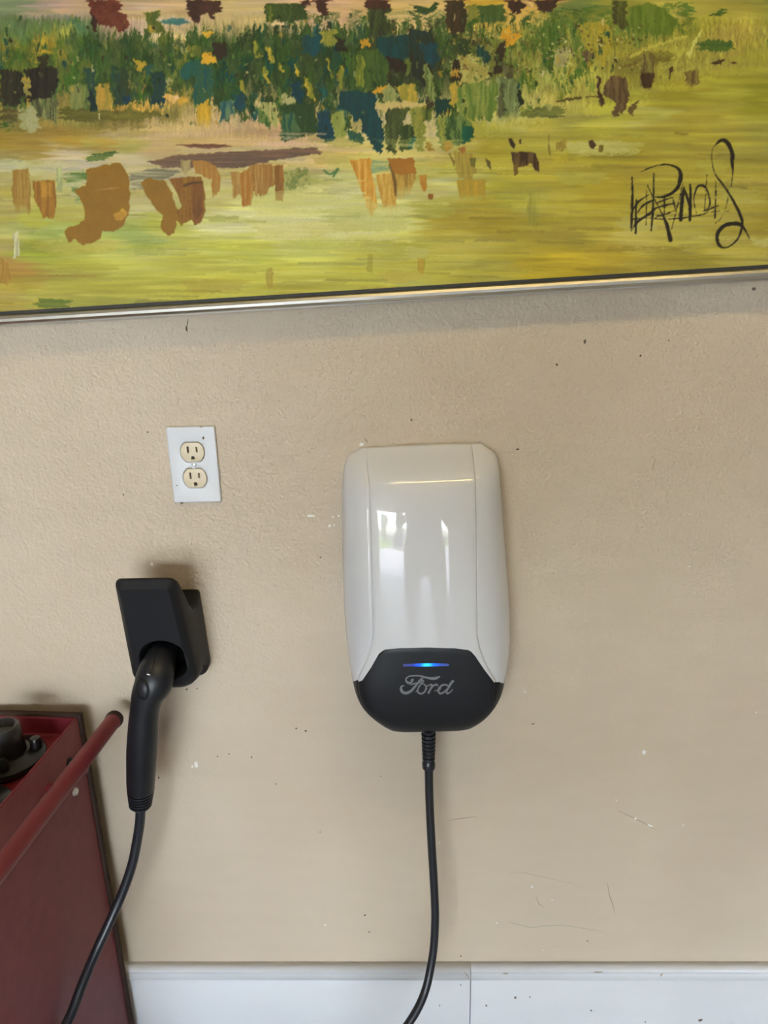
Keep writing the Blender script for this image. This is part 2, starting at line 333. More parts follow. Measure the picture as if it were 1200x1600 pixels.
# soft ground: colours at scattered points blended by distance, streaked sideways
GROUND = [
 (-150, -200, 150, 140, 90), (300, -300, 170, 160, 120), (900, -300, 170, 150, 90), (1350, -200, 160, 150, 70),
 (10, 5, 122, 128, 90), (60, 12, 160, 138, 112), (30, 40, 95, 112, 70), (110, 14, 178, 146, 120), (180, 30, 180, 150, 118), (270, 12, 186, 156, 118), (250, 35, 196, 170, 130), (380, 12, 186, 162, 112), (370, -60, 190, 160, 118),
 (520, 10, 196, 160, 120), (640, 12, 190, 160, 104), (690, 5, 190, 160, 104), (760, 2, 188, 152, 60), (820, 5, 188, 150, 80), (900, 10, 110, 118, 60), (1000, 15, 138, 132, 52), (1060, 8, 166, 152, 70), (1150, 15, 158, 144, 64), (1195, 8, 146, 138, 60), (1350, 40, 158, 146, 60),
 (40, 45, 96, 112, 56), (90, 48, 150, 142, 62), (100, 35, 80, 112, 76), (130, 60, 72, 90, 44), (10, 75, 124, 112, 40), (70, 75, 152, 128, 36), (20, 95, 100, 104, 36), (200, 80, 72, 84, 36), (60, 100, 80, 92, 34),
 (150, 120, 82, 92, 40), (250, 110, 72, 90, 40), (350, 100, 62, 78, 34), (450, 90, 58, 74, 32), (550, 90, 54, 72, 36), (640, 110, 60, 66, 38), (720, 100, 82, 92, 42), (780, 90, 110, 108, 50), (860, 70, 120, 122, 56), (950, 60, 128, 122, 44), (1010, 40, 104, 112, 36), (1080, 45, 146, 138, 50),
 (1150, 60, 156, 138, 62), (1190, 90, 150, 140, 58), (1100, 80, 150, 138, 60), (1040, 80, 150, 140, 60), (920, 95, 146, 138, 62), (860, 120, 150, 146, 74), (980, 100, 128, 118, 44), (900, 130, 172, 160, 76), (960, 160, 164, 156, 60), (1060, 150, 150, 138, 48), (1130, 140, 158, 148, 58), (1190, 150, 140, 132, 42),
 (20, 190, 126, 112, 52), (10, 215, 148, 120, 44), (50, 225, 150, 122, 52), (40, 245, 156, 132, 70), (110, 185, 136, 122, 58), (130, 165, 130, 112, 52), (180, 170, 170, 134, 60), (220, 165, 180, 140, 62), (150, 178, 118, 104, 40), (200, 178, 112, 100, 38), (260, 176, 132, 118, 56), (240, 160, 172, 136, 66),
 (90, 210, 150, 122, 54), (120, 220, 160, 130, 50), (180, 212, 176, 152, 102), (250, 195, 184, 156, 106), (300, 192, 184, 156, 108), (340, 205, 182, 152, 104), (110, 238, 184, 164, 132), (150, 232, 160, 146, 76), (200, 232, 168, 154, 82), (170, 226, 170, 140, 62), (260, 222, 184, 156, 110), (320, 225, 182, 152, 108), (380, 222, 184, 154, 104), (430, 205, 184, 150, 104), (430, 232, 190, 158, 118),
 (80, 255, 184, 162, 128), (120, 258, 186, 168, 134), (150, 262, 180, 166, 128), (200, 250, 190, 172, 132), (230, 262, 184, 166, 126), (20, 262, 176, 168, 130), (480, 250, 188, 166, 112), (520, 242, 196, 170, 110), (560, 245, 198, 178, 112), (610, 245, 190, 172, 108), (660, 238, 186, 168, 104), (640, 195, 190, 172, 128), (650, 225, 194, 178, 122), (720, 240, 176, 160, 82), (760, 200, 164, 154, 66), (760, 230, 164, 148, 54),
 (780, 180, 170, 160, 92), (820, 170, 176, 166, 92), (870, 160, 166, 152, 74), (880, 185, 156, 146, 72), (930, 195, 174, 164, 72), (1000, 180, 172, 162, 80), (1080, 190, 164, 148, 58), (1140, 200, 160, 146, 62), (1190, 210, 150, 140, 66), (850, 210, 172, 158, 70), (920, 225, 170, 156, 62), (1040, 220, 158, 144, 58), (1180, 250, 156, 142, 62),
 (20, 290, 160, 144, 78), (60, 310, 176, 160, 78), (110, 290, 178, 168, 104), (15, 330, 174, 156, 84), (10, 380, 170, 152, 84), (10, 420, 166, 130, 60), (30, 360, 178, 172, 100), (60, 340, 176, 168, 74), (50, 390, 150, 150, 56), (70, 370, 140, 150, 70), (90, 360, 176, 178, 96), (120, 400, 170, 164, 74),
 (110, 335, 178, 172, 96), (220, 320, 190, 178, 124), (240, 345, 168, 162, 70), (220, 300, 176, 158, 104), (210, 370, 150, 156, 78), (180, 385, 182, 176, 92), (260, 380, 184, 176, 88), (340, 350, 196, 188, 130), (340, 385, 186, 180, 82), (340, 300, 184, 170, 104), (400, 270, 180, 164, 106), (440, 265, 176, 164, 96), (460, 285, 156, 152, 84), (430, 300, 182, 176, 100), (480, 300, 196, 186, 120),
 (420, 330, 200, 192, 132), (500, 325, 196, 190, 128), (560, 340, 192, 188, 124), (450, 360, 204, 194, 140), (540, 365, 200, 192, 132), (610, 345, 196, 190, 118), (620, 320, 192, 186, 116), (530, 280, 196, 190, 130), (600, 300, 190, 180, 116), (660, 300, 188, 176, 108), (690, 285, 190, 184, 118), (720, 300, 180, 172, 92), (680, 270, 176, 162, 74), (700, 262, 172, 164, 78), (640, 262, 170, 160, 82),
 (400, 400, 184, 178, 78), (480, 390, 190, 184, 90), (560, 390, 186, 176, 86), (620, 385, 180, 170, 76), (700, 340, 164, 144, 56), (740, 320, 168, 148, 54), (680, 320, 172, 162, 74), (760, 350, 156, 136, 48), (720, 375, 176, 160, 76), (780, 300, 166, 154, 62), (820, 310, 170, 158, 68), (860, 270, 172, 156, 60), (920, 270, 164, 148, 52), (880, 320, 172, 156, 60), (950, 300, 162, 144, 48), (800, 265, 172, 158, 56),
 (40, 440, 158, 138, 58), (10, 460, 170, 148, 70), (60, 470, 174, 160, 74), (140, 440, 168, 156, 66), (100, 420, 160, 150, 62), (200, 420, 180, 172, 80), (200, 460, 166, 154, 66), (300, 420, 178, 168, 72), (300, 455, 172, 160, 64), (380, 440, 178, 168, 70), (450, 430, 182, 172, 76), (550, 420, 180, 170, 72), (640, 420, 180, 168, 74), (700, 410, 184, 170, 78), (760, 420, 170, 156, 66), (450, 455, 172, 158, 62),
 (820, 360, 156, 140, 52), (880, 370, 150, 134, 52), (930, 350, 168, 150, 56), (860, 410, 178, 154, 46), (900, 420, 182, 156, 44), (960, 400, 170, 146, 50), (980, 430, 164, 144, 54), (1040, 360, 176, 160, 76), (1000, 380, 180, 164, 86), (1070, 380, 172, 158, 76), (1040, 400, 158, 140, 56), (1100, 400, 160, 144, 60), (1100, 330, 172, 156, 70), (1160, 330, 168, 150, 66), (1180, 290, 160, 144, 64), (1160, 400, 170, 154, 74), (1080, 425, 146, 136, 56), (1180, 380, 168, 152, 74), (1195, 350, 158, 138, 58), (1100, 250, 158, 142, 58), (1000, 260, 156, 138, 50), (960, 240, 152, 138, 52), (1040, 280, 166, 150, 58),
 (1350, 300, 160, 144, 60), (1350, 430, 164, 148, 60), (-150, 100, 90, 100, 46), (-150, 250, 160, 140, 80), (-150, 380, 168, 152, 70), (-100, 460, 170, 152, 66)]
G = np.array(GROUND, float)
sub = 4
ys = np.arange(0, PH, sub); xs_ = np.arange(0, PW, sub)
gy, gx = np.meshgrid(ys + PY0, xs_ + PX0, indexing='ij')
wx = gx + 34 * (vnoise(len(ys), len(xs_), 22, 5, 31, 3) - .5) * 2; wy = gy + 9 * (vnoise(len(ys), len(xs_), 14, 4, 32, 3) - .5) * 2
acc = np.zeros(gy.shape + (3,)); ws = np.zeros(gy.shape)
for (x, y, r, g, b) in G:
    d2 = ((wx - x) / 1.7) ** 2 + (wy - y) ** 2
    w_ = 1 / (d2 + 30) ** 2.2
    acc += w_[..., None] * np.array([r, g, b]); ws += w_
acc /= ws[..., None]
yi = np.clip(np.arange(PH) / sub, 0, len(ys) - 1.001); xi = np.clip(np.arange(PW) / sub, 0, len(xs_) - 1.001)
y0 = yi.astype(int); x0 = xi.astype(int); fy = (yi - y0)[:, None, None]; fx = (xi - x0)[None, :, None]
PIC = (acc[y0][:, x0] * (1 - fx) + acc[y0][:, x0 + 1] * fx) * (1 - fy) + (acc[y0 + 1][:, x0] * (1 - fx) + acc[y0 + 1][:, x0 + 1] * fx) * fy
PIC *= (1 + .13 * (NH - .5) + .24 * (NH2 - .5) + .05 * (NF - .5))[..., None]
PIC[..., 2] *= 1 + .30 * (vnoise(PH, PW, 70, 6, 77, 2) - .5)
HT += .10 * NH + .05 * NF
def inside(x, y, P):
    m = np.zeros(x.shape, bool); n = len(P)
    for i in range(n):
        x1, y1 = P[i]; x2, y2 = P[(i + 1) % n]
        if y1 == y2: continue
        c = ((y1 > y) != (y2 > y)) & (x < (x2 - x1) * (y - y1) / (y2 - y1) + x1)
        m ^= c
    return m
def daub(P, c1, c2=None, dr='v', rough=3.0, sc=4.2, h=.3, al=1., dry=0., fade=None):
    P = np.array(P, float); pad = 8
    a0 = max(int(P[:, 0].min()) - pad - PX0, 0); a1 = min(int(P[:, 0].max()) + pad - PX0, PW)
    b0 = max(int(P[:, 1].min()) - pad - PY0, 0); b1 = min(int(P[:, 1].max()) + pad - PY0, PH)
    if a1 <= a0 or b1 <= b0: return
    s = np.s_[b0:b1, a0:a1]
    m = np.zeros((b1 - b0, a1 - a0))
    jx, jy = NA[s] * rough * 3, NB[s] * rough * 3
    if dr in 'vV': jx, jy = jx * .55, jy * .5 + (NV[s] * .45 + NV2[s] * .55 - .5) * min(rough, 3) * 4.6 * np.clip((YY[s] - P[:, 1].mean()) / max(np.ptp(P[:, 1]) * .5, 1) + .5, .25, 1.3)
    if dr == 'h': jx, jy = jx * .6 + (NH[s] - .5) * min(rough, 4) * 7, jy * .45
    for ox, oy in ((-.25, -.25), (.25, -.25), (-.25, .25), (.25, .25)):
        m += inside(XX[s] + ox + jx, YY[s] + oy + jy, P)
    m *= .25
    n = {'v': NV, 'h': NH, 'm': NM, 'V': NV2}[dr][s]
    q = {'v': NV2, 'h': NH2, 'm': NF, 'V': NV}[dr][s]
    t = st(n * .6 + q * .4, sc)[..., None]
    c1 = np.array(c1, float); c2 = c1 * .86 if c2 is None else np.array(c2, float)
    col = c1 * (1 - t) + c2 * t; col = col * (1 + .10 * (NF[s][..., None] - .5))
    if dry > 0: m = m * np.clip(((n * .55 + NF[s] * .45) - dry * .75) * 9 + .5, 0, 1)
    if fade:   # fade (axis, from, to): paint thins out between the two coordinates
        ax, f0, f1 = fade; v = (XX if ax == 'x' else YY)[s]
        k = np.clip((v - f1) / (f0 - f1), 0, 1); m = m * np.clip(k * 1.6 - (1 - k) * n * 1.4, 0, 1)
    m = (m * al)[..., None]
    PIC[s] = PIC[s] * (1 - m) + col * m
    HT[s] = HT[s] * (1 - m[..., 0] * .6) + m[..., 0] * (h + .22 * n)
def rect(x, y, w, h, sl=0): return [(x, y), (x + w, y + 1), (x + w + sl, y + h), (x + sl, y + h - 1)]
def stroke(pts, col, al=.92, dry=.25):
    """pts: (x, y, width)"""
    C = catmull(pts, 14); D = []
    for i, p in enumerate(C):
        if i + 1 < len(C):
            L = max(1, int(np.hypot(*(C[i + 1] - p)[:2]) / .45))
            for k in range(L): D.append(p + (C[i + 1] - p) * k / L)
    for x, y, w in D:
        w = max(w, .9) / 2; r = int(w) + 2; cx, cy = int(round(x)) - PX0, int(round(y)) - PY0
        s = np.s_[max(cy - r, 0):cy + r + 1, max(cx - r, 0):cx + r + 1]
        dd = np.hypot(XX[s] - x, YY[s] - y); m = np.clip(w - dd + .5 + 1.6 * NA[s], 0, 1)
        m = m * np.clip((NF[s] - dry) * 5 + .6, 0, 1); m = np.minimum(m, al * .55)[..., None]
        PIC[s] = PIC[s] * (1 - m) + np.array(col, float) * m; HT[s] += .02 * m[..., 0]
DG, MG, LG, TE, BK, YE, OL, BR, TAN = (44, 66, 22), (64, 94, 30), (112, 128, 52), (8, 68, 68), (48, 38, 22), (196, 146, 36), (118, 112, 36), (152, 104, 38), (188, 164, 112)
r_ = random.Random(21)
def leafy(x0, x1, ytop, ybot, n, pal, w=(5, 18), h=(8, 34), **k):
    for _ in range(n):
        x = r_.uniform(x0, x1); t = (x - x0) / (x1 - x0)
        a = ytop[0] + (ytop[1] - ytop[0]) * t; b = ybot[0] + (ybot[1] - ybot[0]) * t
        y = r_.uniform(a, b); c = r_.choice(pal); c2 = r_.choice(pal); ww = r_.uniform(*w); hh = min(r_.uniform(*h), b - y + 14)
        daub(rect(x, y, ww, hh, r_.uniform(-3, 4)), c, c2, r_.choice('vvVm'), 3.2, 1.8, al=r_.uniform(.6, 1), dry=r_.choice((0, 0, .35, .5)), h=.25, **k)
# continuing foliage outside the view
leafy(-260, 0, (40, 60), (190, 190), 90, [DG, MG, BK, OL, TE]); leafy(1200, 1460, (-20, 0), (60, 90), 50, [MG, LG, OL]); leafy(-260, 1460, (-200, -180), (-60, -60), 160, [BK, BR, (120, 60, 36), MG, OL], w=(10, 30), h=(30, 90))
for x in (150, 315, 500, 590, 720, 805, 855): daub(rect(x - 14, -260, 30, 262), (74, 42, 26), (110, 62, 40), 'v')
# mass of the hedge
leafy(0, 140, (60, 40), (150, 160), 90, [DG, MG, OL, (88, 100, 40), MG]); leafy(120, 330, (40, 45), (140, 150), 150, [DG, MG, (64, 84, 36), OL, DG, (44, 70, 44)])
leafy(330, 560, (38, 30), (165, 190), 220, [DG, DG, MG, (56, 70, 24), (40, 54, 24), TE]); leafy(560, 760, (28, 20), (150, 170), 150, [DG, MG, (60, 58, 26), BK, (44, 62, 34)])
leafy(440, 720, (14, 12), (50, 50), 90, [MG, DG, (96, 108, 58), (60, 80, 36)], w=(4, 12), h=(6, 16)); leafy(700, 900, (14, 10), (80, 70), 110, [MG, OL, (86, 100, 44), DG], w=(4, 14), h=(6, 22))
leafy(880, 1080, (4, 0), (60, 40), 70, [MG, OL, (100, 112, 44), LG], w=(5, 16), h=(6, 24)); leafy(780, 920, (60, 60), (170, 130), 60, [OL, LG, (140, 134, 62), MG], w=(4, 12), h=(8, 26))
# the knife's drag: colours pulled down (hedge) and sideways (field) so edges break up
def smear(q=1.):
    global PIC, HT
    r, c = np.mgrid[0:PH, 0:PW]
    yb = 205 - .05 * np.abs(XX - 500) - .22 * np.clip(XX - 790, 0, 400); k = np.clip((yb + 30 - YY) / 50, 0, 1)
    fine = vnoise(PH, PW, 1.6, 60, 51, 2) - .5; big = vnoise(PH, PW, 6, 26, 52, 2) - .5
    k = k * np.clip((YY - 16) / 24, 0, 1)
    dy = q * k * (26 * fine + 12 * big); dx = (1 - k) * 44 * q * np.clip((YY + 60) / 60, .12, 1) * (NH - .5) + k * 7 * NA
    rr_, cc_ = np.clip(r + dy, 0, PH - 1).astype(int), np.clip(c + dx, 0, PW - 1).astype(int)
    PIC = PIC[rr_, cc_]; HT = HT[rr_, cc_]
    st_ = vnoise(PH, PW, 1.5, 18, 53, 2) - .5
    PIC = PIC * (1 + (k * .34 * q * st_)[..., None])
smear()
# left: trunk, sky bits, dark masses
daub([(139, 0), (189, 0), (186, 16), (197, 24), (200, 36), (190, 50), (178, 42), (165, 40), (150, 36), (148, 48), (143, 44), (140, 20)], (112, 62, 40), (92, 44, 30), 'm', 2)
daub([(140, 18), (150, 30), (149, 48), (143, 46)], (66, 38, 26), None, 'v', 1)
daub([(290, 0), (344, 0), (344, 18), (334, 22), (338, 30), (328, 30), (326, 20), (314, 22), (312, 34), (306, 36), (300, 30), (296, 28)], (80, 50, 34), (62, 38, 28), 'm', 2)
daub([(224, 18), (248, 16), (248, 24), (246, 30), (252, 38), (256, 50), (226, 50), (228, 34)], (98, 100, 38), (78, 88, 34), 'v', 2)
daub(rect(228, 38, 14, 13), (178, 142, 44), (130, 120, 40), 'v', 2)
daub([(250, 34), (268, 27), (286, 28), (296, 34), (280, 37), (262, 38)], (66, 108, 100), (100, 130, 112), 'h', 2, dry=.25)
daub([(0, 106), (10, 108), (22, 110), (34, 112), (38, 150), (28, 164), (0, 162)], (58, 50, 28), (44, 38, 24), 'v', 3)
daub([(36, 108), (60, 104), (86, 102), (90, 122), (84, 152), (60, 156), (38, 158), (44, 130)], (50, 42, 26), (40, 32, 22), 'v', 2); daub(rect(58, 86, 18, 20), (58, 54, 26), BK, 'm', 4)
daub([(34, 118), (46, 122), (48, 146), (38, 148)], (170, 140, 54), (130, 118, 60), 'm', 3, dry=.4)
daub([(40, 160), (64, 153), (86, 153), (90, 172), (88, 196), (80, 190), (66, 182), (56, 186), (46, 172)], (134, 132, 78), (74, 74, 42), 'v', 3)
daub([(22, 170), (46, 164), (60, 180), (62, 200), (46, 210), (34, 200)], (146, 142, 88), (160, 150, 106), 'm', 4, dry=.3)
daub(rect(0, 168, 26, 22), (120, 104, 52), (86, 76, 36), 'h', 4, dry=.2)
daub([(106, 134), (122, 130), (136, 134), (140, 160), (130, 174), (112, 172), (108, 150)], (128, 126, 70), (96, 106, 52), 'v', 3)
daub([(132, 106), (148, 104), (150, 140), (152, 172), (142, 174), (134, 140)], (44, 68, 56), (54, 74, 40), 'v', 3); daub([(136, 138), (144, 140), (150, 170), (140, 172)], (34, 48, 40), None, 'v', 2)
daub([(172, 100), (198, 108), (204, 140), (196, 162), (190, 166), (180, 158), (174, 130)], (52, 62, 30), (44, 70, 56), 'v', 4); daub([(190, 150), (204, 148), (198, 160), (192, 162)], (30, 58, 66), None, 'm', 2)
daub([(146, 134), (168, 130), (174, 156), (168, 174), (150, 170)], (140, 124, 48), (174, 136, 54), 'v', 4, dry=.25)
daub([(98, 166), (150, 172), (250, 172), (262, 178), (220, 186), (150, 190), (100, 186)], (120, 108, 42), (92, 86, 32), 'h', 4, dry=.25)
daub([(208, 92), (228, 96), (222, 104), (218, 112), (210, 104)], (196, 152, 44), (150, 134, 44), 'm', 2); daub(rect(60, 78, 26, 6), (178, 142, 40), (140, 126, 36), 'h', 3)
daub([(224, 102), (240, 98), (238, 112), (226, 118)], (40, 82, 74), (52, 80, 56), 'v', 2)
daub([(236, 112), (254, 108), (260, 130), (258, 146), (250, 150), (250, 162), (236, 162), (238, 140)], (34, 60, 56), (44, 62, 34), 'v', 3); daub(rect(244, 154, 22, 6), (26, 58, 62), None, 'm', 3)
daub([(288, 95), (316, 92), (318, 110), (300, 120), (284, 124), (280, 108)], (36, 86, 80), (44, 84, 62), 'v', 3)
daub([(310, 100), (330, 102), (334, 130), (330, 150), (322, 158), (316, 166), (308, 164), (300, 154), (304, 120)], (34, 78, 76), (60, 88, 48), 'v', 3)
daub([(320, 78), (330, 82), (336, 98), (316, 100), (314, 96)], (206, 158, 44), (184, 140, 40), 'm', 2); daub(rect(317, 47, 13, 10), (200, 158, 52), None, 'm', 3)
daub([(332, 66), (350, 66), (352, 88), (340, 94), (332, 84)], (58, 42, 26), None, 'v', 2); daub(rect(298, 70, 14, 20), (132, 128, 44), (90, 96, 34), 'v', 2)
daub([(253, 152), (266, 148), (278, 150), (272, 162), (262, 160)], (200, 156, 80), (206, 168, 120), 'm', 3); daub([(276, 152), (290, 148), (292, 160), (280, 164)], (202, 158, 56), None, 'm', 3)
daub([(306, 166), (326, 152), (330, 180), (328, 202), (310, 204)], (204, 160, 46), (176, 142, 40), 'v', 2, fade=('y', 170, 215))
daub([(258, 122), (272, 120), (264, 128), (268, 142), (262, 142)], (158, 152, 96), None, 'm', 2)
daub([(366, 146), (384, 148), (384, 166), (378, 174), (370, 174), (366, 160)], (28, 74, 78), (34, 62, 66), 'm', 2)
daub([(344, 160), (364, 154), (366, 172), (350, 190), (343, 188)], (104, 124, 88), (44, 84, 84), 'v', 3, dry=.25); daub([(374, 184), (390, 181), (384, 188)], MG, None, 'h', 1)
daub([(362, 178), (372, 176), (378, 200), (362, 200)], TAN, (170, 150, 110), 'v', 2, al=.7)
for x, y, w, h, sl in ((394, 62, 8, 30, 3), (413, 72, 9, 26, 8), (408, 104, 7, 24, 8), (434, 98, 7, 14, 1), (457, 96, 4, 24, 8), (474, 120, 8, 36, 10), (508, 90, 3, 34, 10), (528, 102, 7, 38, 2), (374, 124, 6, 20, 4)):
    daub(rect(x, y, w, h, sl), (190, 160, 48), (124, 122, 40), 'v', 1.6, dry=.15)
daub([(556, 78), (604, 76), (606, 130), (580, 142), (548, 146), (544, 100)], (52, 74, 30), (74, 92, 34), 'v', 2); daub(rect(556, 84, 12, 50), (140, 136, 40), (86, 100, 34), 'v', 2)
daub([(414, 5), (468, 5), (476, 10), (480, 30), (440, 34), (414, 34)], (46, 62, 26), (70, 84, 34), 'v', 1.5); daub(rect(417, 8, 8, 26), (108, 112, 36), (76, 88, 34), 'v', 1)
daub([(468, 0), (482, 0), (484, 8), (470, 8)], (70, 40, 26), None); daub([(494, 0), (510, 0), (512, 16), (508, 24), (500, 24), (494, 10)], (76, 42, 28), (60, 36, 24), 'v', 2)
daub([(571, 0), (606, 0), (612, 12), (600, 18), (578, 18), (571, 12)], (62, 36, 26), (76, 44, 30), 'v', 2); daub([(572, 14), (610, 12), (612, 50), (578, 56)], (50, 54, 28), (66, 76, 34), 'v', 4)
daub([(420, 38), (434, 28), (444, 36), (443, 40)], (214, 184, 136), None, 'h', 1); daub([(458, 34), (468, 30), (466, 36)], (208, 178, 130), None, 'h', 1); daub([(482, 20), (498, 22), (494, 14), (484, 14)], (206, 172, 132), None, 'h', 2)
daub([(640, 6), (670, 12), (680, 2), (684, 6), (680, 16), (664, 22), (650, 16)], (54, 74, 36), (44, 62, 30), 'm', 1); daub([(600, 20), (640, 10), (640, 26), (610, 30)], (196, 166, 112), (150, 140, 84), 'h', 2, dry=.2)
daub([(694, 0), (724, 0), (728, 20), (726, 52), (704, 54), (696, 30)], (68, 50, 28), (54, 44, 24), 'v', 2); daub([(726, 2), (790, 0), (788, 4), (730, 10)], (190, 154, 52), None, 'h', 2)
daub([(728, 8), (744, 6), (746, 26), (730, 28)], (124, 120, 46), None, 'v', 2); daub([(744, 8), (786, 6), (790, 32), (750, 34)], (64, 82, 34), (80, 96, 44), 'v', 2)
daub([(790, 0), (816, 0), (820, 10), (808, 22), (794, 16)], (66, 38, 28), (52, 36, 24), 'v', 3); daub([(836, 0), (868, 0), (870, 12), (856, 18), (838, 14)], (66, 40, 26), (52, 36, 24), 'v', 3); daub([(818, 0), (832, 0), (830, 8), (820, 8)], (204, 168, 110), None)
# teal and dark middle
daub([(474, 56), (500, 54), (502, 78), (490, 86), (474, 80)], (26, 72, 76), (34, 66, 60), 'v', 3); daub([(500, 48), (524, 44), (526, 66), (510, 72), (502, 66)], (124, 124, 50), (150, 138, 54), 'v', 3)
daub([(522, 56), (540, 60), (540, 78), (524, 76)], (48, 40, 24), None, 'm', 3); daub([(562, 62), (580, 60), (576, 70), (564, 74)], (200, 150, 40), None, 'm', 3)
daub([(590, 58), (640, 52), (642, 90), (632, 100), (606, 92), (590, 76)], (26, 66, 64), (30, 58, 52), 'v', 2.5); daub([(604, 86), (634, 96), (632, 112), (622, 112), (608, 108)], (52, 38, 24), None, 'v', 3)
daub([(636, 44), (676, 48), (680, 90), (676, 124), (660, 132), (640, 110), (636, 80)], (46, 42, 24), (36, 58, 48), 'v', 3); daub([(654, 68), (682, 66), (684, 100), (664, 96)], (26, 64, 70), (32, 58, 56), 'v', 3)
daub([(700, 60), (740, 58), (732, 84), (704, 86)], (44, 58, 30), (60, 70, 32), 'm', 4, dry=.15); daub([(744, 68), (762, 78), (766, 94), (758, 100), (746, 88)], (30, 70, 62), (34, 58, 48), 'v', 3)
daub([(774, 76), (788, 60), (786, 100), (784, 118), (772, 112)], (52, 40, 24), (58, 46, 24), 'v', 3); daub([(776, 56), (796, 40), (796, 52), (812, 48), (808, 66), (790, 76), (786, 62)], (196, 148, 36), (178, 130, 36), 'm', 3, dry=.12)
daub([(704, 92), (730, 84), (752, 88), (764, 106), (760, 124), (736, 132), (712, 130), (700, 112)], (170, 158, 88), (146, 134, 68), 'm', 4, dry=.18)
daub([(706, 92), (716, 92), (718, 108), (706, 110)], (52, 40, 22), None, 'v', 2); daub([(702, 112), (722, 114), (718, 126), (704, 126)], (60, 50, 24), None, 'm', 2); daub(rect(700, 108, 14, 12), (184, 138, 46), None, 'm', 3)
daub([(760, 112), (770, 112), (768, 120), (760, 116)], BK, None, 'm', 2); daub([(784, 92), (802, 108), (800, 134), (788, 138), (786, 110)], (70, 62, 36), (96, 92, 58), 'v', 2)
daub([(574, 148), (584, 138), (602, 132), (596, 144), (576, 150)], (204, 152, 40), None, 'm', 2)
daub([(530, 144), (560, 140), (590, 148), (588, 168), (596, 190), (600, 214), (594, 236), (584, 234), (576, 216), (560, 200), (546, 176), (530, 168)], (26, 68, 66), (30, 62, 60), 'v', 2.5)
daub([(456, 130), (470, 128), (476, 150), (466, 162), (454, 146)], (26, 66, 72), None, 'm', 2); daub([(436, 148), (446, 145), (460, 152), (462, 160), (440, 164)], (170, 160, 108), (90, 100, 50), 'm', 3)
daub([(438, 164), (490, 160), (496, 206), (474, 214), (448, 220), (438, 218)], (50, 72, 28), (44, 66, 30), 'v', 1.5); daub([(440, 176), (458, 176), (470, 212), (450, 218), (438, 216)], (34, 78, 60), (86, 104, 60), 'v', 2, dry=.2)
daub([(400, 168), (424, 166), (428, 190), (420, 198), (404, 190)], (64, 92, 34), (120, 128, 66), 'v', 3); daub([(398, 160), (430, 158), (438, 190), (426, 196), (412, 176)], (150, 150, 84), TAN, 'v', 3, dry=.4)
daub([(496, 174), (514, 172), (524, 216), (508, 222), (494, 214)], (24, 64, 72), (30, 60, 62), 'v', 2); daub([(518, 176), (536, 172), (540, 210), (524, 216)], (132, 138, 62), (146, 148, 78), 'v', 2.5)
daub([(540, 204), (556, 200), (572, 220), (560, 224), (546, 218)], (30, 76, 70), (60, 90, 60), 'v', 2); daub([(546, 190), (560, 186), (566, 196), (558, 206), (548, 200)], (186, 166, 104), None, 'm', 3)
daub([(596, 140), (610, 130), (622, 150), (618, 168), (600, 166)], (120, 126, 74), (152, 148, 90), 'v', 3); daub([(618, 134), (650, 130), (654, 158), (630, 166)], (140, 130, 50), (176, 148, 56), 'v', 3, dry=.1)
daub([(632, 92), (638, 88), (644, 114), (634, 118)], (100, 108, 40), None, 'v', 2); daub([(660, 100), (668, 98), (676, 116), (680, 150), (674, 158), (664, 144)], (128, 136, 78), (90, 98, 44), 'v', 2.5)
daub([(586, 160), (640, 156), (672, 162), (676, 176), (620, 180), (584, 170)], (174, 158, 98), (186, 162, 104), 'h', 3, dry=.1); daub([(614, 172), (640, 168), (636, 180), (618, 182)], (30, 62, 52), None, 'm', 2)
daub([(606, 170), (640, 166), (632, 186), (622, 210), (616, 240), (604, 236), (600, 200)], (84, 92, 42), (60, 66, 34), 'v', 2.5); daub([(640, 168), (662, 164), (664, 200), (660, 236), (650, 236), (644, 200)], (122, 124, 50), (146, 140, 66), 'v', 2.5)
daub([(622, 196), (642, 192), (648, 212), (642, 234), (624, 236)], (50, 62, 28), (82, 98, 34), 'v', 2); daub([(640, 214), (648, 212), (646, 230), (638, 234)], (36, 90, 76), None, 'v', 1)
daub([(678, 158), (692, 152), (706, 156), (700, 168), (690, 178), (680, 182)], (28, 62, 54), (30, 58, 46), 'm', 2); daub([(660, 164), (676, 168), (670, 190), (662, 186)], (96, 104, 40), (60, 66, 30), 'v', 3)
daub([(680, 184), (724, 178), (738, 196), (742, 214), (730, 222), (710, 228), (688, 236), (682, 210)], (50, 76, 36), (112, 126, 66), 'v', 2); daub([(720, 196), (736, 196), (741, 214), (722, 224)], (34, 92, 66), None, 'v', 1.5); daub([(682, 184), (696, 183), (694, 234), (688, 236)], (156, 150, 60), (120, 126, 60), 'v', 1.5)
daub([(700, 130), (716, 126), (716, 160), (706, 164)], (190, 152, 54), (150, 136, 56), 'v', 3); daub([(714, 134), (740, 128), (776, 126), (776, 170), (766, 184), (730, 188), (716, 180)], (92, 112, 44), (134, 138, 66), 'v', 3)
daub([(776, 120), (810, 122), (812, 180), (790, 192), (778, 180)], (136, 142, 92), (96, 104, 64), 'v', 3, fade=('y', 160, 205)); daub([(808, 136), (816, 142), (818, 158), (808, 170)], (44, 52, 34), None, 'v', 2)
daub([(780, 130), (786, 130), (788, 180), (778, 180)], (74, 72, 44), None, 'v', 2, al=.7)
daub([(664, 224), (672, 220), (678, 234), (668, 238)], (170, 128, 40), None, 'v', 2); daub([(690, 222), (704, 216), (706, 230), (694, 240)], (176, 138, 54), None, 'm', 3)
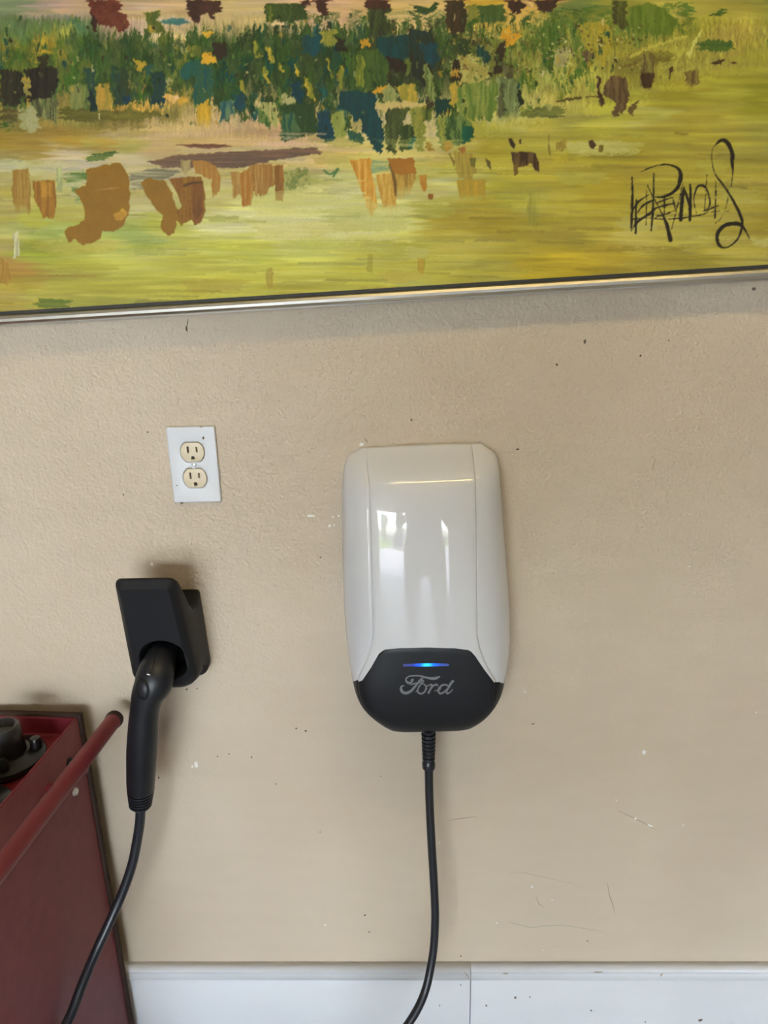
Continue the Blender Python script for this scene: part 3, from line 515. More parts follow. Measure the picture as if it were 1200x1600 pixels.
# specks of the right hedge
daub([(850, 34), (880, 30), (886, 60), (870, 74), (846, 66)], (96, 108, 46), MG, 'v', 4, dry=.3); daub([(860, 78), (890, 72), (900, 90), (880, 104), (860, 100)], (176, 166, 110), (140, 130, 84), 'm', 4, dry=.5)
daub([(842, 44), (862, 40), (866, 110), (856, 112), (846, 90)], (70, 92, 30), (90, 106, 40), 'v', 3); daub([(908, 80), (930, 72), (932, 92), (912, 94)], (92, 74, 48), (120, 104, 64), 'v', 3, dry=.2)
daub([(902, 36), (950, 30), (956, 80), (940, 100), (912, 70)], (160, 140, 46), (134, 128, 44), 'v', 4, dry=.12); daub([(956, 0), (978, 0), (982, 40), (972, 44), (958, 34)], (68, 64, 26), (90, 94, 34), 'v', 3)
daub([(984, 10), (1020, 4), (1048, 20), (1060, 34), (1050, 52), (1000, 52), (984, 40)], (86, 102, 30), (104, 116, 38), 'v', 5, dry=.1); daub([(1108, 20), (1132, 12), (1128, 24), (1112, 24)], (78, 96, 36), None, 'h', 3, dry=.3)
daub([(1086, 66), (1104, 60), (1140, 64), (1144, 76), (1120, 80), (1090, 78)], (82, 100, 38), (60, 82, 38), 'h', 3, dry=.18); stroke([(1098, 46, 2), (1086, 64, 4), (1077, 84, 5)], (186, 176, 96), .8)
daub([(960, 98), (996, 80), (1040, 78), (1060, 84), (1030, 100), (1000, 114), (960, 114)], (110, 98, 36), (128, 118, 46), 'h', 4, dry=.35); stroke([(985, 88, 3), (1030, 68, 4), (1075, 56, 3)], (172, 160, 70), .7)
daub([(1000, 84), (1022, 82), (1022, 128), (1012, 140), (1000, 134)], (128, 120, 56), (92, 74, 40), 'v', 2, dry=.25); daub([(1000, 116), (1010, 112), (1022, 114), (1018, 134), (1006, 138)], (76, 54, 32), None, 'v', 2, dry=.15)
daub([(1068, 112), (1090, 106), (1092, 130), (1080, 140), (1070, 124)], (96, 72, 42), (132, 120, 54), 'v', 2, dry=.3, fade=('y', 122, 146)); daub([(1044, 104), (1052, 102), (1048, 116), (1046, 124)], (86, 62, 36), None, 'v', 1)
stroke([(1112, 98, 2), (1124, 96, 5), (1132, 92, 3)], (70, 50, 30)); stroke([(1144, 97, 4), (1150, 98, 3)], (84, 62, 34))
daub([(932, 118), (937, 118), (938, 144), (944, 160), (942, 166), (934, 160), (934, 140)], (84, 60, 38), (66, 44, 30), 'v', 1.2)
daub([(940, 146), (948, 130), (956, 118), (980, 118), (982, 140), (980, 160), (974, 178), (956, 182), (962, 160), (950, 152)], (88, 66, 42), (112, 90, 56), 'v', 2, dry=.1)
daub([(980, 170), (998, 154), (996, 166), (988, 182)], (112, 92, 50), None, 'v', 2, dry=.3); stroke([(868, 158, 2), (890, 154, 3), (910, 152, 3)], (84, 70, 34)); stroke([(916, 150, 2), (934, 149, 3)], (96, 82, 40))
daub([(816, 172), (850, 166), (880, 164), (890, 174), (870, 182), (820, 182)], (92, 96, 48), (120, 120, 58), 'h', 4, dry=.3); daub([(850, 164), (864, 162), (860, 174), (856, 172)], (166, 164, 92), None, 'v', 1)
smear(.22)
for _ in range(430):   # broken flecks of lighter and darker paint through the hedge
    x = r_.uniform(-200, 960); y = r_.uniform(18, 208 - .09 * abs(x - 500) - (.4 * (x - 800) if x > 800 else 0)); c = r_.choice([(140, 134, 60), (180, 142, 40), (104, 118, 56), (56, 46, 24), (22, 66, 64), (40, 60, 26), (74, 94, 38), (36, 46, 22), (90, 106, 44), (186, 170, 116)])
    daub(rect(x, y, r_.uniform(1.2, 6), r_.uniform(3, 13), r_.uniform(-2, 2)), c, None, 'v', 2.6, al=r_.uniform(.5, .95), dry=r_.choice((.2, .45, .55)))
for _ in range(420):   # dry speckle along the right-hand hedge and lit clearing
    x = r_.uniform(690, 1010); y = r_.uniform(38, 112) + (x < 800) * 8; c = r_.choice([(186, 176, 118), (160, 152, 80), (70, 60, 30), (84, 100, 44), (120, 96, 56)])
    daub(rect(x, y, r_.uniform(1.2, 4.5), r_.uniform(1.5, 5)), c, None, 'm', 2.4, al=.9, dry=.3)
for _ in range(260):   # faint sideways drags over the field
    x = r_.uniform(-200, 1400); y = r_.uniform(200, 480); q = samp0 = PIC[int(np.clip(y - PY0, 0, PH - 1)), int(np.clip(x - PX0 - 20, 0, PW - 1))]; f = r_.uniform(.86, 1.14)
    daub(rect(x, y, r_.uniform(20, 110), r_.uniform(1.5, 7), -2), tuple(np.clip(q * f * np.array([1, 1, r_.uniform(.85, 1.2)]), 0, 240)), None, 'h', 2, al=.6, dry=.45, h=.1)
for _ in range(70):   # pale scumbles and ochre glazes dragged across the field
    x = r_.uniform(-100, 1250); y = r_.uniform(215, 470); w = r_.uniform(40, 150); hh = r_.uniform(6, 22)
    daub([(x, y), (x + w * .5, y - 3), (x + w, y + 1), (x + w * .9, y + hh), (x + w * .2, y + hh + 2)], r_.choice([(204, 196, 140), (176, 148, 60), (188, 186, 96), (150, 150, 66), (196, 170, 80), (184, 182, 110)]), None, 'h', 5, al=r_.uniform(.15, .42), dry=r_.choice((.2, .4)), h=.12)
# grazing shapes and streaks
daub([(798, 238), (816, 236), (836, 238), (842, 254), (842, 270), (834, 262), (830, 254), (822, 258), (810, 262), (804, 276), (802, 258)], (66, 46, 28), (104, 82, 44), 'v', 2)
daub([(794, 216), (800, 216), (806, 226), (804, 232), (798, 228)], (66, 50, 34), None, 'v', 1); daub([(811, 218), (815, 217), (815, 224), (812, 224)], (70, 54, 34), None, 'v', .8)
daub([(802, 258), (810, 256), (810, 272), (804, 276)], (132, 104, 50), None, 'v', 1); daub([(868, 222), (884, 218), (886, 236), (870, 236)], (132, 112, 50), (150, 132, 56), 'v', 3, dry=.4); daub([(864, 242), (884, 238), (888, 254), (866, 256)], (182, 164, 48), None, 'm', 3, al=.6)
daub([(920, 220), (926, 218), (932, 226), (928, 234), (922, 230)], (88, 66, 40), None, 'v', 1, dry=.2); daub(rect(936, 226, 7, 12), (132, 112, 48), None, 'v', 2, dry=.3); stroke([(858, 210, 1), (858, 230, 2), (860, 242, 2)], (120, 104, 46))
daub([(716, 232), (726, 228), (728, 236), (722, 240)], (160, 112, 50), None, 'v', 2); daub([(710, 236), (740, 240), (744, 270), (736, 284), (718, 280), (708, 254)], (168, 142, 60), (142, 122, 54), 'v', 4, dry=.25, al=.8)
daub([(758, 246), (766, 252), (768, 268), (762, 260)], (112, 96, 48), None, 'v', 1); stroke([(702, 240, 2), (708, 252, 4), (710, 260, 2)], (128, 106, 48)); daub([(734, 248), (744, 246), (742, 262), (736, 260)], (128, 118, 54), None, 'v', 2)
daub([(714, 282), (758, 280), (760, 312), (718, 314)], (178, 146, 48), (164, 138, 52), 'v', 2.5, fade=('y', 296, 322)); daub([(826, 302), (848, 300), (840, 352), (824, 356)], (118, 118, 56), (150, 142, 60), 'v', 6, al=.55, dry=.2, fade=('x', 822, 852))
# purple-brown streak
daub([(226, 252), (280, 242), (340, 238), (440, 232), (500, 230), (500, 240), (420, 252), (380, 262), (300, 262), (250, 262)], (126, 96, 74), (106, 84, 66), 'h', 3.5, dry=.16)
daub([(274, 226), (330, 224), (366, 228), (330, 232), (290, 230)], (124, 82, 60), None, 'h', 2, dry=.3); daub([(140, 240), (180, 236), (184, 238), (160, 250), (136, 252)], (72, 92, 42), (110, 120, 62), 'h', 3, dry=.3)
daub([(200, 270), (240, 262), (280, 268), (240, 290), (204, 296)], (112, 104, 82), (176, 164, 124), 'h', 4, dry=.35); daub([(92, 272), (130, 262), (136, 290), (128, 320), (110, 300)], (90, 112, 54), (176, 168, 120), 'h', 4, dry=.4)
daub([(440, 266), (480, 262), (484, 286), (448, 298)], (110, 120, 62), (160, 152, 90), 'm', 4, dry=.42); stroke([(506, 266, 4), (516, 272, 3), (528, 264, 4), (520, 276, 3)], (88, 116, 70), .8, .3); daub([(568, 250), (606, 252), (606, 268), (574, 272)], (132, 150, 110), (176, 170, 110), 'h', 3, dry=.3)
# left soft daubs
daub([(20, 266), (44, 262), (48, 300), (46, 338), (24, 334), (18, 300)], (148, 112, 50), (160, 128, 62), 'v', 3, fade=('y', 310, 345)); daub([(50, 284), (84, 280), (88, 312), (84, 340), (66, 340), (54, 310)], (158, 114, 40), (140, 98, 40), 'v', 2.5); daub(rect(64, 284, 16, 22), (176, 130, 50), None, 'v', 2)
daub([(88, 262), (96, 260), (98, 306), (88, 300)], (178, 176, 120), None, 'v', 3); daub([(20, 366), (28, 360), (30, 400), (20, 404)], (196, 186, 140), None, 'v', 3); daub([(0, 400), (12, 410), (16, 440), (0, 446)], (170, 128, 54), None, 'v', 6, al=.7)
daub([(56, 466), (80, 466), (112, 470), (108, 480), (70, 482), (56, 476)], (98, 110, 46), (120, 122, 52), 'h', 3, dry=.22)
# flat brown daubs
daub([(134, 264), (160, 258), (188, 254), (196, 266), (203, 282), (202, 330), (194, 350), (178, 361), (160, 361), (156, 372), (144, 380), (128, 382), (118, 374), (106, 378), (100, 362), (108, 354), (118, 352), (132, 344), (130, 320), (116, 296), (134, 290)], (142, 104, 34), (138, 101, 34), 'm', 1.6, h=.4)
daub([(176, 336), (190, 326), (199, 332), (192, 344), (182, 344)], (190, 152, 56), (170, 126, 44), 'm', 1.5); stroke([(148, 297, 1), (186, 293, 1)], (180, 136, 74), .5)
daub([(218, 284), (234, 278), (256, 282), (268, 300), (274, 322), (288, 344), (282, 356), (276, 344), (272, 364), (262, 368), (250, 356), (254, 338), (240, 322), (230, 306)], (142, 104, 34), (137, 100, 33), 'm', 1.6, h=.4)
daub([(264, 280), (290, 276), (314, 276), (320, 300), (320, 332), (312, 350), (304, 352), (300, 344), (290, 346), (282, 350), (276, 330), (284, 322), (276, 300)], (140, 102, 34), (128, 84, 38), 'v', 1.6, h=.4); daub([(302, 284), (318, 284), (318, 330), (306, 346), (300, 330)], (128, 84, 38), None, 'v', 2); stroke([(288, 290, 5), (300, 286, 4), (316, 284, 2)], (92, 64, 32))
daub([(300, 250), (318, 250), (336, 258), (345, 276), (342, 298), (332, 310), (330, 280), (306, 270)], (158, 112, 48), (166, 128, 66), 'v', 2, fade=('y', 292, 326)); daub([(282, 250), (298, 250), (298, 264), (284, 270)], (166, 144, 96), None, 'v', 3)
daub([(360, 268), (372, 268), (376, 300), (364, 310)], (158, 118, 58), (170, 140, 80), 'v', 3, dry=.2); daub([(372, 270), (392, 262), (398, 290), (392, 322), (378, 318)], (160, 108, 42), (170, 130, 66), 'v', 3, dry=.12)
daub([(390, 258), (412, 256), (430, 258), (430, 290), (408, 306), (396, 300)], (168, 132, 72), (150, 108, 50), 'v', 4, dry=.34); daub([(428, 258), (442, 258), (444, 300), (442, 314), (430, 314), (430, 290)], (150, 104, 44), None, 'v', 1.8)
daub([(546, 250), (576, 247), (582, 250), (578, 262), (584, 280), (590, 320), (580, 340), (574, 326), (562, 290)], (186, 132, 44), (204, 160, 78), 'v', 2, fade=('y', 316, 352)); daub([(588, 274), (612, 270), (620, 300), (620, 330), (600, 326), (592, 300)], (196, 160, 78), (178, 136, 60), 'v', 3, fade=('y', 310, 340))
daub([(605, 248), (646, 246), (650, 270), (648, 280), (618, 284), (612, 268)], (164, 112, 40), (154, 106, 40), 'm', 1.8); daub([(616, 272), (648, 272), (646, 290), (630, 320), (618, 310)], (180, 146, 68), (150, 120, 54), 'v', 3, fade=('y', 276, 322)); stroke([(608, 256, 2), (616, 280, 4), (618, 306, 3)], (116, 88, 42), .6)
daub([(654, 274), (666, 272), (668, 292), (662, 300), (656, 288)], (170, 118, 42), (180, 136, 60), 'v', 2.2); daub([(669, 302), (677, 302), (676, 312), (670, 312)], (158, 106, 40), None, 'm', 1.5)
daub([(400, 312), (440, 298), (500, 288), (560, 296), (600, 324), (644, 318), (640, 350), (620, 372), (560, 376), (480, 378), (400, 374)], (202, 194, 132), (194, 186, 116), 'h', 5, al=.45, h=.2); daub([(520, 284), (560, 280), (566, 300), (540, 312), (520, 306)], (204, 196, 144), None, 'h', 4, al=.5)
daub([(652, 404), (664, 404), (662, 424), (654, 424)], (176, 138, 48), None, 'v', 3, al=.6); daub(rect(416, 418, 10, 30), (160, 132, 54), None, 'v', 4, al=.5); daub(rect(574, 396, 8, 34), (164, 144, 58), None, 'v', 3, al=.4)
# ---- signature, brushed in thin near-black
SG = (44, 36, 24)
def sg(x, y): return 940 + x / 4.615, 200 + y / 4.615
def sig(P, **k): stroke([(*sg(x, y), w * .86) for x, y, w in P], SG, **k)
sig([(222, 355, 2.4), (225, 450, 3.4), (222, 600, 4), (215, 725, 3.2)], dry=.15); sig([(254, 515, 1.6), (250, 640, 3.4), (250, 760, 3.8)], dry=.15); sig([(326, 450, 1.4), (326, 560, 2), (322, 700, 1.2)], dry=.35)
sig([(379, 328, 2), (377, 470, 2.4), (372, 600, 3.4), (360, 742, 2)], dry=.2); sig([(332, 410, 1.4), (370, 490, 2), (430, 600, 2.4), (470, 690, 6), (500, 812, 7.5)], dry=.15)
sig([(285, 315, 1), (380, 275, 2), (470, 262, 3), (545, 285, 4.4), (572, 330, 7), (560, 410, 6.5), (515, 465, 5), (450, 495, 3.6), (385, 497, 2.2)], dry=.12)
sig([(228, 590, 1.4), (270, 530, 3), (345, 478, 1.6)], dry=.25); sig([(262, 610, 1.6), (300, 560, 3), (370, 520, 3.4)], dry=.2); sig([(215, 740, 1.2), (270, 670, 3.4), (360, 610, 4), (400, 575, 3.4), (530, 540, 2)], dry=.18); sig([(400, 540, 2), (450, 520, 2.4), (515, 500, 1.6)], dry=.25); sig([(405, 635, 2.8), (450, 625, 2), (540, 590, 1.4)], dry=.3)
sig([(212, 657, 1), (320, 650, 1), (450, 656, 1.8), (560, 652, 2.2), (690, 632, 1.4), (820, 600, 1), (930, 600, .8)], dry=.3); sig([(455, 490, 1.6), (455, 560, 2.6), (455, 640, 2)], dry=.25); sig([(515, 500, 1.6), (530, 560, 2), (540, 600, 1.4)], dry=.3); sig([(588, 395, 1.2), (560, 520, 1.4), (540, 600, 1.6), (508, 730, 1.4)], dry=.35)
sig([(598, 425, 3), (585, 500, 5.5), (578, 600, 6), (572, 665, 5.5)], dry=.15); sig([(600, 440, 2), (620, 500, 4), (640, 560, 4)], dry=.2); sig([(642, 405, 2), (645, 500, 4.5), (640, 600, 5), (640, 668, 4)], dry=.2)
sig([(688, 615, 1), (668, 520, 1.6), (690, 430, 3), (722, 412, 4.5), (755, 430, 4), (775, 480, 3.2), (782, 560, 2.4), (740, 600, 2)], dry=.28); sig([(762, 335, 1), (756, 440, 1.2), (745, 590, 2.4)], dry=.38); sig([(760, 600, 2.4), (790, 580, 3), (845, 558, 2)], dry=.2); sig([(826, 380, 1.2), (826, 500, 2), (820, 650, 2.2)], dry=.36)
sig([(938, 420, .9), (945, 360, 1.2), (950, 295, 2.4), (945, 250, 6), (945, 180, 6.8), (915, 110, 7.4), (875, 85, 6), (830, 115, 2.4), (800, 160, 1), (800, 250, 1), (825, 335, 1.6), (880, 410, 2.6), (945, 510, 4), (1000, 620, 5), (1018, 690, 3.4), (990, 790, 2.6), (930, 850, 1.6), (875, 862, 3), (840, 820, 6.4), (840, 760, 6), (880, 708, 6.2), (940, 690, 7), (1000, 695, 6.4), (1035, 730, 3.4), (1072, 800, 1)], dry=.12)
sig([(915, 440, 1), (912, 520, 1.4), (870, 640, 1), (820, 690, 1)], dry=.42)

# ---- painting object: canvas surface built at the stroke resolution, with raised paint
PGAIN = np.array([1.16, 1.27, 1.42])              # display colour -> pigment
P_ANG = math.atan2(.0375, 1.0551)
pa = W(0, 488.5, .026); proot = empty('framed_painting', (0, 0, 0), (0, -P_ANG, 0))
proot.location = (pa.x, 0, pa.z)
tag(proot, 'large thickly painted green and ochre landscape in a thin silver frame', 'painting')
ca, sa = math.cos(P_ANG), math.sin(P_ANG)
def axis(a, b, c, d, fine, coarse):
    return np.concatenate([np.arange(a, b, coarse), np.arange(b, c, fine), np.arange(c, d + coarse * .5, coarse)])
PXW0, PXW1, PZH = -.20, 1.28, .80
ax_x = axis(PXW0, -.01, 1.075, PXW1, .00092, .006); ax_z = axis(0, .001, .425, PZH, .00092, .006)
nx, nz = len(ax_x), len(ax_z)
lx, lz = np.meshgrid(ax_x, ax_z)                # rows along z
wx = pa.x + lx * ca - lz * sa; wz = pa.z + lx * sa + lz * ca
# where each spot lies in the paint field
relx = wx; rely = CAM_D - .026; relz = wz - CAM_Z
cc = MC.T @ np.stack([relx.ravel(), np.full(relx.size, rely), relz.ravel()])
u = (cc[0] / cc[2] * F_PX + 600 - PX0).clip(0, PW - 1.01); v = (cc[1] / cc[2] * F_PX + 800 - PY0).clip(0, PH - 1.01)
u0 = u.astype(int); v0 = v.astype(int); fu = (u - u0)[:, None]; fv = (v - v0)[:, None]
def samp(A):
    return (A[v0, u0] * (1 - fu) + A[v0, u0 + 1] * fu) * (1 - fv) + (A[v0 + 1, u0] * (1 - fu) + A[v0 + 1, u0 + 1] * fu) * fv
colr = lin(samp(np.clip(PIC, 0, 255))) ** 1.13 * PGAIN; hts = samp(HT[..., None])[:, 0]
verts = np.stack([lx.ravel(), -.0245 - hts * .0012, lz.ravel()], 1).astype(np.float32)
ii = np.arange(nx * nz).reshape(nz, nx)
quads = np.stack([ii[:-1, :-1], ii[:-1, 1:], ii[1:, 1:], ii[1:, :-1]], -1).reshape(-1, 4)
me = bpy.data.meshes.new('canvas'); me.vertices.add(len(verts)); me.vertices.foreach_set('co', verts.ravel())
me.loops.add(quads.size); me.loops.foreach_set('vertex_index', quads.ravel().astype(np.int32))
me.polygons.add(len(quads)); me.polygons.foreach_set('loop_start', np.arange(0, quads.size, 4, dtype=np.int32)); me.polygons.foreach_set('loop_total', np.full(len(quads), 4, np.int32))
me.polygons.foreach_set('use_smooth', np.ones(len(quads), bool)); me.update()
ca_ = me.color_attributes.new('pigment', 'FLOAT_COLOR', 'POINT'); ca_.data.foreach_set('color', np.concatenate([colr.clip(0, 1), np.ones((len(colr), 1))], 1).astype(np.float32).ravel())
M['paint'] = mat('oil_paint', (1, 1, 1), .5, spec=.2, attr='pigment', bump=(1400, .25, .0003))
mesh_obj('canvas', me, M['paint'], proot)
bm = bmesh.new(); box(bm, PXW0, PXW1, -.0238, -.004, .0015, .03); box(bm, PXW0, PXW1, -.0238, -.004, PZH - .03, PZH); box(bm, PXW0, PXW0 + .03, -.0238, -.004, .03, PZH - .03); box(bm, PXW1 - .03, PXW1, -.0238, -.004, .03, PZH - .03)
obj('stretcher', bm, M['wood'], proot, False)
# frame rails: rounded silver face, dark rebate behind
RP = [(.0005, -.0015), (.024, -.0015), (.0245, -.0030), (.031, -.0034), (.0345, -.0052), (.0358, -.0085), (.0352, -.0120), (.0325, -.0148), (.0285, -.0158), (.024, -.0160), (.0235, -.0178), (.0005, -.0178)]
def rail(p0, p1, out):
    """p0->p1 inner edge corners (x, z); out = outward direction"""
    bm = bmesh.new(); rings = []
    for (x, z), dg in ((p0, -1), (p1, 1)):
        t = Vector((p1[0] - p0[0], 0, p1[1] - p0[1])).normalized() * dg
        rings.append([Vector((x, -d, z)) + Vector((out[0], 0, out[1])) * (-o) + t * (-o) for d, o in RP])
    loft(bm, rings, True, True, True); return obj('frame_rail', bm, M['chrome'], proot, True, 25)
rail((PXW0, 0), (PXW1, 0), (0, -1)); rail((PXW0, PZH), (PXW1, PZH), (0, 1)); rail((PXW0, 0), (PXW0, PZH), (-1, 0)); rail((PXW1, 0), (PXW1, PZH), (1, 0))
bm = bmesh.new(); box(bm, PXW0 - .001, PXW1 + .001, -.0285, -.003, -.0030, .0012, 0); obj('rebate', bm, M['framegap'], proot, False)

# ------------------------------------------------------------------ duplex wall outlet
oc = W(304.3, 725.5); outlet = tag(empty('wall_outlet', (oc.x, 0, oc.z)), 'white duplex wall outlet plate with two ivory receptacles left of the charger', 'outlet')
I4 = Matrix.Identity(4)
def face_loop(cy, r=.0172, cut=.0142, n=40, grow=0):
    out = []
    for k in range(n):
        a = 2 * PI * k / n; x, y = (r + grow) * math.cos(a), (r + grow) * math.sin(a)
        out.append((x, cy + max(-cut - grow, min(cut + grow, y))))
    return out
RY = .0196
shape2d('cover_plate', [rrect(.0712, .1145, .0022, 4), face_loop(RY, grow=.0005), face_loop(-RY, grow=.0005), [(.0028 * math.cos(a), .0028 * math.sin(a)) for a in np.linspace(0, 2 * PI, 17)[:-1]]], .0056, .0024, M['plate'], I4, outlet)
for s in (1, -1):
    cy = s * RY
    sl = [[(-.0076, cy - .0008), (-.0051, cy - .0008), (-.0051, cy + .0084), (-.0076, cy + .0084)], [(.0053, cy), (.0075, cy), (.0075, cy + .0078), (.0053, cy + .0078)],
          [(-.0025, cy - .0113), (.0025, cy - .0113)] + [(.0025 * math.cos(a), cy - .0085 + .0025 * math.sin(a)) for a in np.linspace(0, PI, 9)]]
    sl = [[(x, y) for x, y in q] for q in sl]
    r = shape2d('receptacle', [face_loop(cy, n=48)] + sl, .0063, .0007, M['ivory'], I4, outlet)
    bm = bmesh.new(); box(bm, -.010, .010, -.0012, -.0004, cy - .0125, cy + .0105); obj('slot_back', bm, M['dark'], r, False)
bm = bmesh.new(); mr = Matrix.Rotation(PI / 2, 4, 'X'); lathe(bm, [(.0030, .0035), (.0032, .0052), (.0025, .0062), (.0008, .0064)], 20, mat4=mr)
o = obj('screw', bm, M['steel'], outlet)
bm = bmesh.new(); box(bm, -.0030, .0030, -.00655, -.0060, -.0004, .0004); bmesh.ops.rotate(bm, verts=bm.verts[:], cent=(0, 0, 0), matrix=Matrix.Rotation(.7, 3, 'Y')); obj('screw_slot', bm, M['dark'], o, False)
def reloc(o, root):   # world-modelled part -> child of an unrotated root
    o.parent = root; o.location = -root.location; return o
for a in ((317.5, 684.5, 3.4, 4.5, M['scuff']), (317, 694, 1.6, 2.2, M['line']), (317.5, 701, 2, 5, M['line']), (276, 758.5, 3, 1.4, M['scuff'])): reloc(blob('paint_fleck', a[0], a[1], a[2], a[3], a[4], None, d=.0057, thick=.0003), outlet)
for a in ((315, 667, 6, 2, M['line']), (284, 785.5, 3, 2, M['scuff'])): reloc(blob('paint_fleck', a[0], a[1], a[2], a[3], a[4], None, d=.004, thick=.002), outlet)

# ------------------------------------------------------------------ charging station
def NSZ(z):   # cross-section gets boxier towards the bottom
    t = min(max((Z_N - z) / .11, 0), 1); return 3.1 + 2.6 * t * t * (3 - 2 * t)
CEN = [(696, .010), (700, .0135), (709, .022), (718, .0305), (730, .0415), (741, .0510), (748, .0565), (753, .0600), (757, .0622), (765, .0652), (775, .0680), (800, .0738), (830, .0792), (870, .0850), (930, .0925), (1000, .0995),
       (1030, .1015), (1063, .1025), (1095, .1015), (1115, .0995), (1130, .096), (1139, .090), (1143.5, .083)]   # photo row and depth down the middle
SL = [(566, 700, .4), (552, 706, .4), (544, 716, .4), (539.5, 730, .4), (537, 750, .4), (535.5, 780, .4), (535.5, 830, .4), (536.5, 900, .4), (539, 960, .42), (542, 1000, .45), (546, 1035, .5), (551, 1063, .55), (555, 1080, .6), (561.5, 1096, .65), (571, 1110, .7), (583, 1121, .75), (596, 1132, .8), (605, 1138, .85), (610, 1141, .87)]
SR = [(752, 695, .4), (768, 704, .4), (776, 714, .4), (780, 735, .4), (782.5, 760, .4), (785, 800, .4), (788, 840, .4), (792.5, 900, .4), (797, 955, .42), (797.5, 1000, .45), (794.5, 1030, .5), (788.5, 1060, .55), (784, 1080, .6), (777, 1096, .65), (768, 1110, .7), (757, 1121, .75), (745, 1131, .8), (736, 1137, .85), (730, 1140, .87)]
XC = W(664, 900, .05).x; TZ_ = .020
def cpt(py, d): return W(657 + (py - 695) * .0223, py, d)
Z_N = cpt(1010, .0995).z
cz = np.array([cpt(py, d).z for py, d in CEN])[::-1]; cdp = np.array([d for _, d in CEN])[::-1]
def sil(S_):
    zz, xx = [], []
    for px, py, f in S_:
        d = .05
        for _ in range(8): q = W(px, py, d * f); z = q.z - TZ_ * (q.x - XC); d = float(np.interp(z, cz, cdp))
        n_ = NSZ(z); xc = XC + .0 * z; zz.append(z); xx.append(xc + (q.x - xc) / (1 - f ** n_) ** (1 / n_))
    a = np.argsort(zz); return np.array(zz)[a], np.array(xx)[a]
slz, slx = sil(SL); srz, srx = sil(SR)
rz = np.linspace(cz[0], cz[-1], 500)
def smooth(v, s):
    k = np.exp(-.5 * (np.arange(-3 * s, 3 * s + 1) / s) ** 2); k /= k.sum(); n = 3 * s
    e = np.concatenate([2 * v[0] - v[n:0:-1], v, 2 * v[-1] - v[-2:-n - 2:-1]]); return np.convolve(e, k, 'valid')
rd = smooth(np.interp(rz, cz, cdp), 5); rl = smooth(np.interp(rz, slz, slx), 5); rr_ = smooth(np.interp(rz, srz, srx), 5)
TILT = math.radians(1.1)
def prof_at(z): return np.interp(z, rz, rd), np.interp(z, rz, rl), np.interp(z, rz, rr_)
# panel edges (grooves), as photo points on the front face
GL = [(572, 697), (574, 735), (577.5, 760), (580, 850), (582, 940), (583.5, 985), (582, 1006), (575, 1028), (566, 1048), (559, 1063)]
GR = [(737, 693), (741, 735), (743, 760), (744, 850), (744.5, 940), (744.5, 985), (746.5, 1003), (754, 1026), (764, 1046), (773.5, 1062)]
def gpts(G):
    out = []
    for px, py in G:
        d = np.interp(py, [r[0] for r in CEN], [r[1] for r in CEN]) * .93
        p = W(px, py, d); out.append((p.z - TZ_ * (p.x - XC), p.x))
    out.sort(); return np.array([p[0] for p in out]), np.array([p[1] for p in out])
glz, glx = gpts(GL); grz, grx = gpts(GR)
def surf(kind, a, z, raise_=.0028, inset=0.):
    """point of the housing at height z; kind: 'L'/'R' flank with a in 0 (wall) .. 1 (groove), 'C' panel with a in 0..1 across"""
    d, xl, xr = prof_at(z); g0 = np.interp(z, glz, glx); g1 = np.interp(z, grz, grx)
    cx, w = (xl + xr) / 2, (xr - xl) / 2
    g0, g1 = max(g0, cx - .9 * w), min(g1, cx + .9 * w)
    gw = .0032; NS = NSZ(z)
    if kind == 'C':
        x = g0 + gw / 2 + (g1 - g0 - gw) * a; up = raise_
    elif kind in 'lr':
        g, sgn = (g0, 1) if kind == 'l' else (g1, -1)
        x = g + sgn * gw * (a - .5); up = raise_ * (a * a * (3 - 2 * a)) - .0014 * math.exp(-((a - .28) / .2) ** 2)
    else:
        g = g0 - gw / 2 if kind == 'L' else g1 + gw / 2
        s = min(abs(g - cx) / w, .985); th1 = math.asin(s ** (NS / 2)); th = PI / 2 + (th1 - PI / 2) * a
        sx = math.sin(th) ** (2 / NS)
        x = cx + (-1 if kind == 'L' else 1) * w * sx; up = 0
    s = min(abs(x - cx) / w, 1.0); dd = d * max(1 - s ** NS, 0) ** (1 / NS)
    k = min(1, dd / .03); k2 = max(0, 1 - d / .03); y = -(dd + (up - inset) * k)
    return Vector((x, min(y, 0), z + TZ_ * (x - XC) - .0022 * k2 * ((x - XC) / .08) ** 2))
NF_, NG_, NC_ = 22, 7, 40
COLS = [('L', i / NF_) for i in range(NF_)] + [('l', i / NG_) for i in range(NG_)] + [('C', i / NC_) for i in range(NC_)] + [('r', 1 - i / NG_) for i in range(NG_)] + [('R', 1 - i / NF_) for i in range(NF_ + 1)]
BND = [(545, 1066), (551, 1062.5), (556, 1062.5), (559, 1063), (563, 1067), (566, 1065), (571, 1061), (579, 1047), (588, 1028), (594, 1020.5), (602, 1015.5), (625, 1012), (667, 1010.5), (710, 1012), (732, 1015.5), (740, 1021), (746, 1031), (761, 1053), (769, 1063.5), (772, 1065.5), (776, 1064), (779, 1061.5), (787, 1059), (800, 1056)]
bx, bz = [], []
for px, py in BND:
    edge = max(0, (abs(px - 668) - 95) / 25); d = .102 * (1 - min(edge, 1) ** 2 * .45)
    p = W(px, py, d); bx.append(p.x); bz.append(p.z - TZ_ * (p.x - XC))
ztop, zbot = rz[-1], rz[0]
def bnd_z(kind, a):
    z = bz[12]
    for _ in range(30):
        p = surf(kind, a, z); z = .5 * z + .5 * float(np.interp(p.x, bx, bz))
    if kind in 'LR': z = max(z, min(bz[0], bz[-1]) - .002)
    return z
ZB_ = [bnd_z(k, a) for k, a in COLS]
def fixt(p): return Vector((p.x, p.y, p.z + (p.x - XC) * math.tan(TILT) * .0))
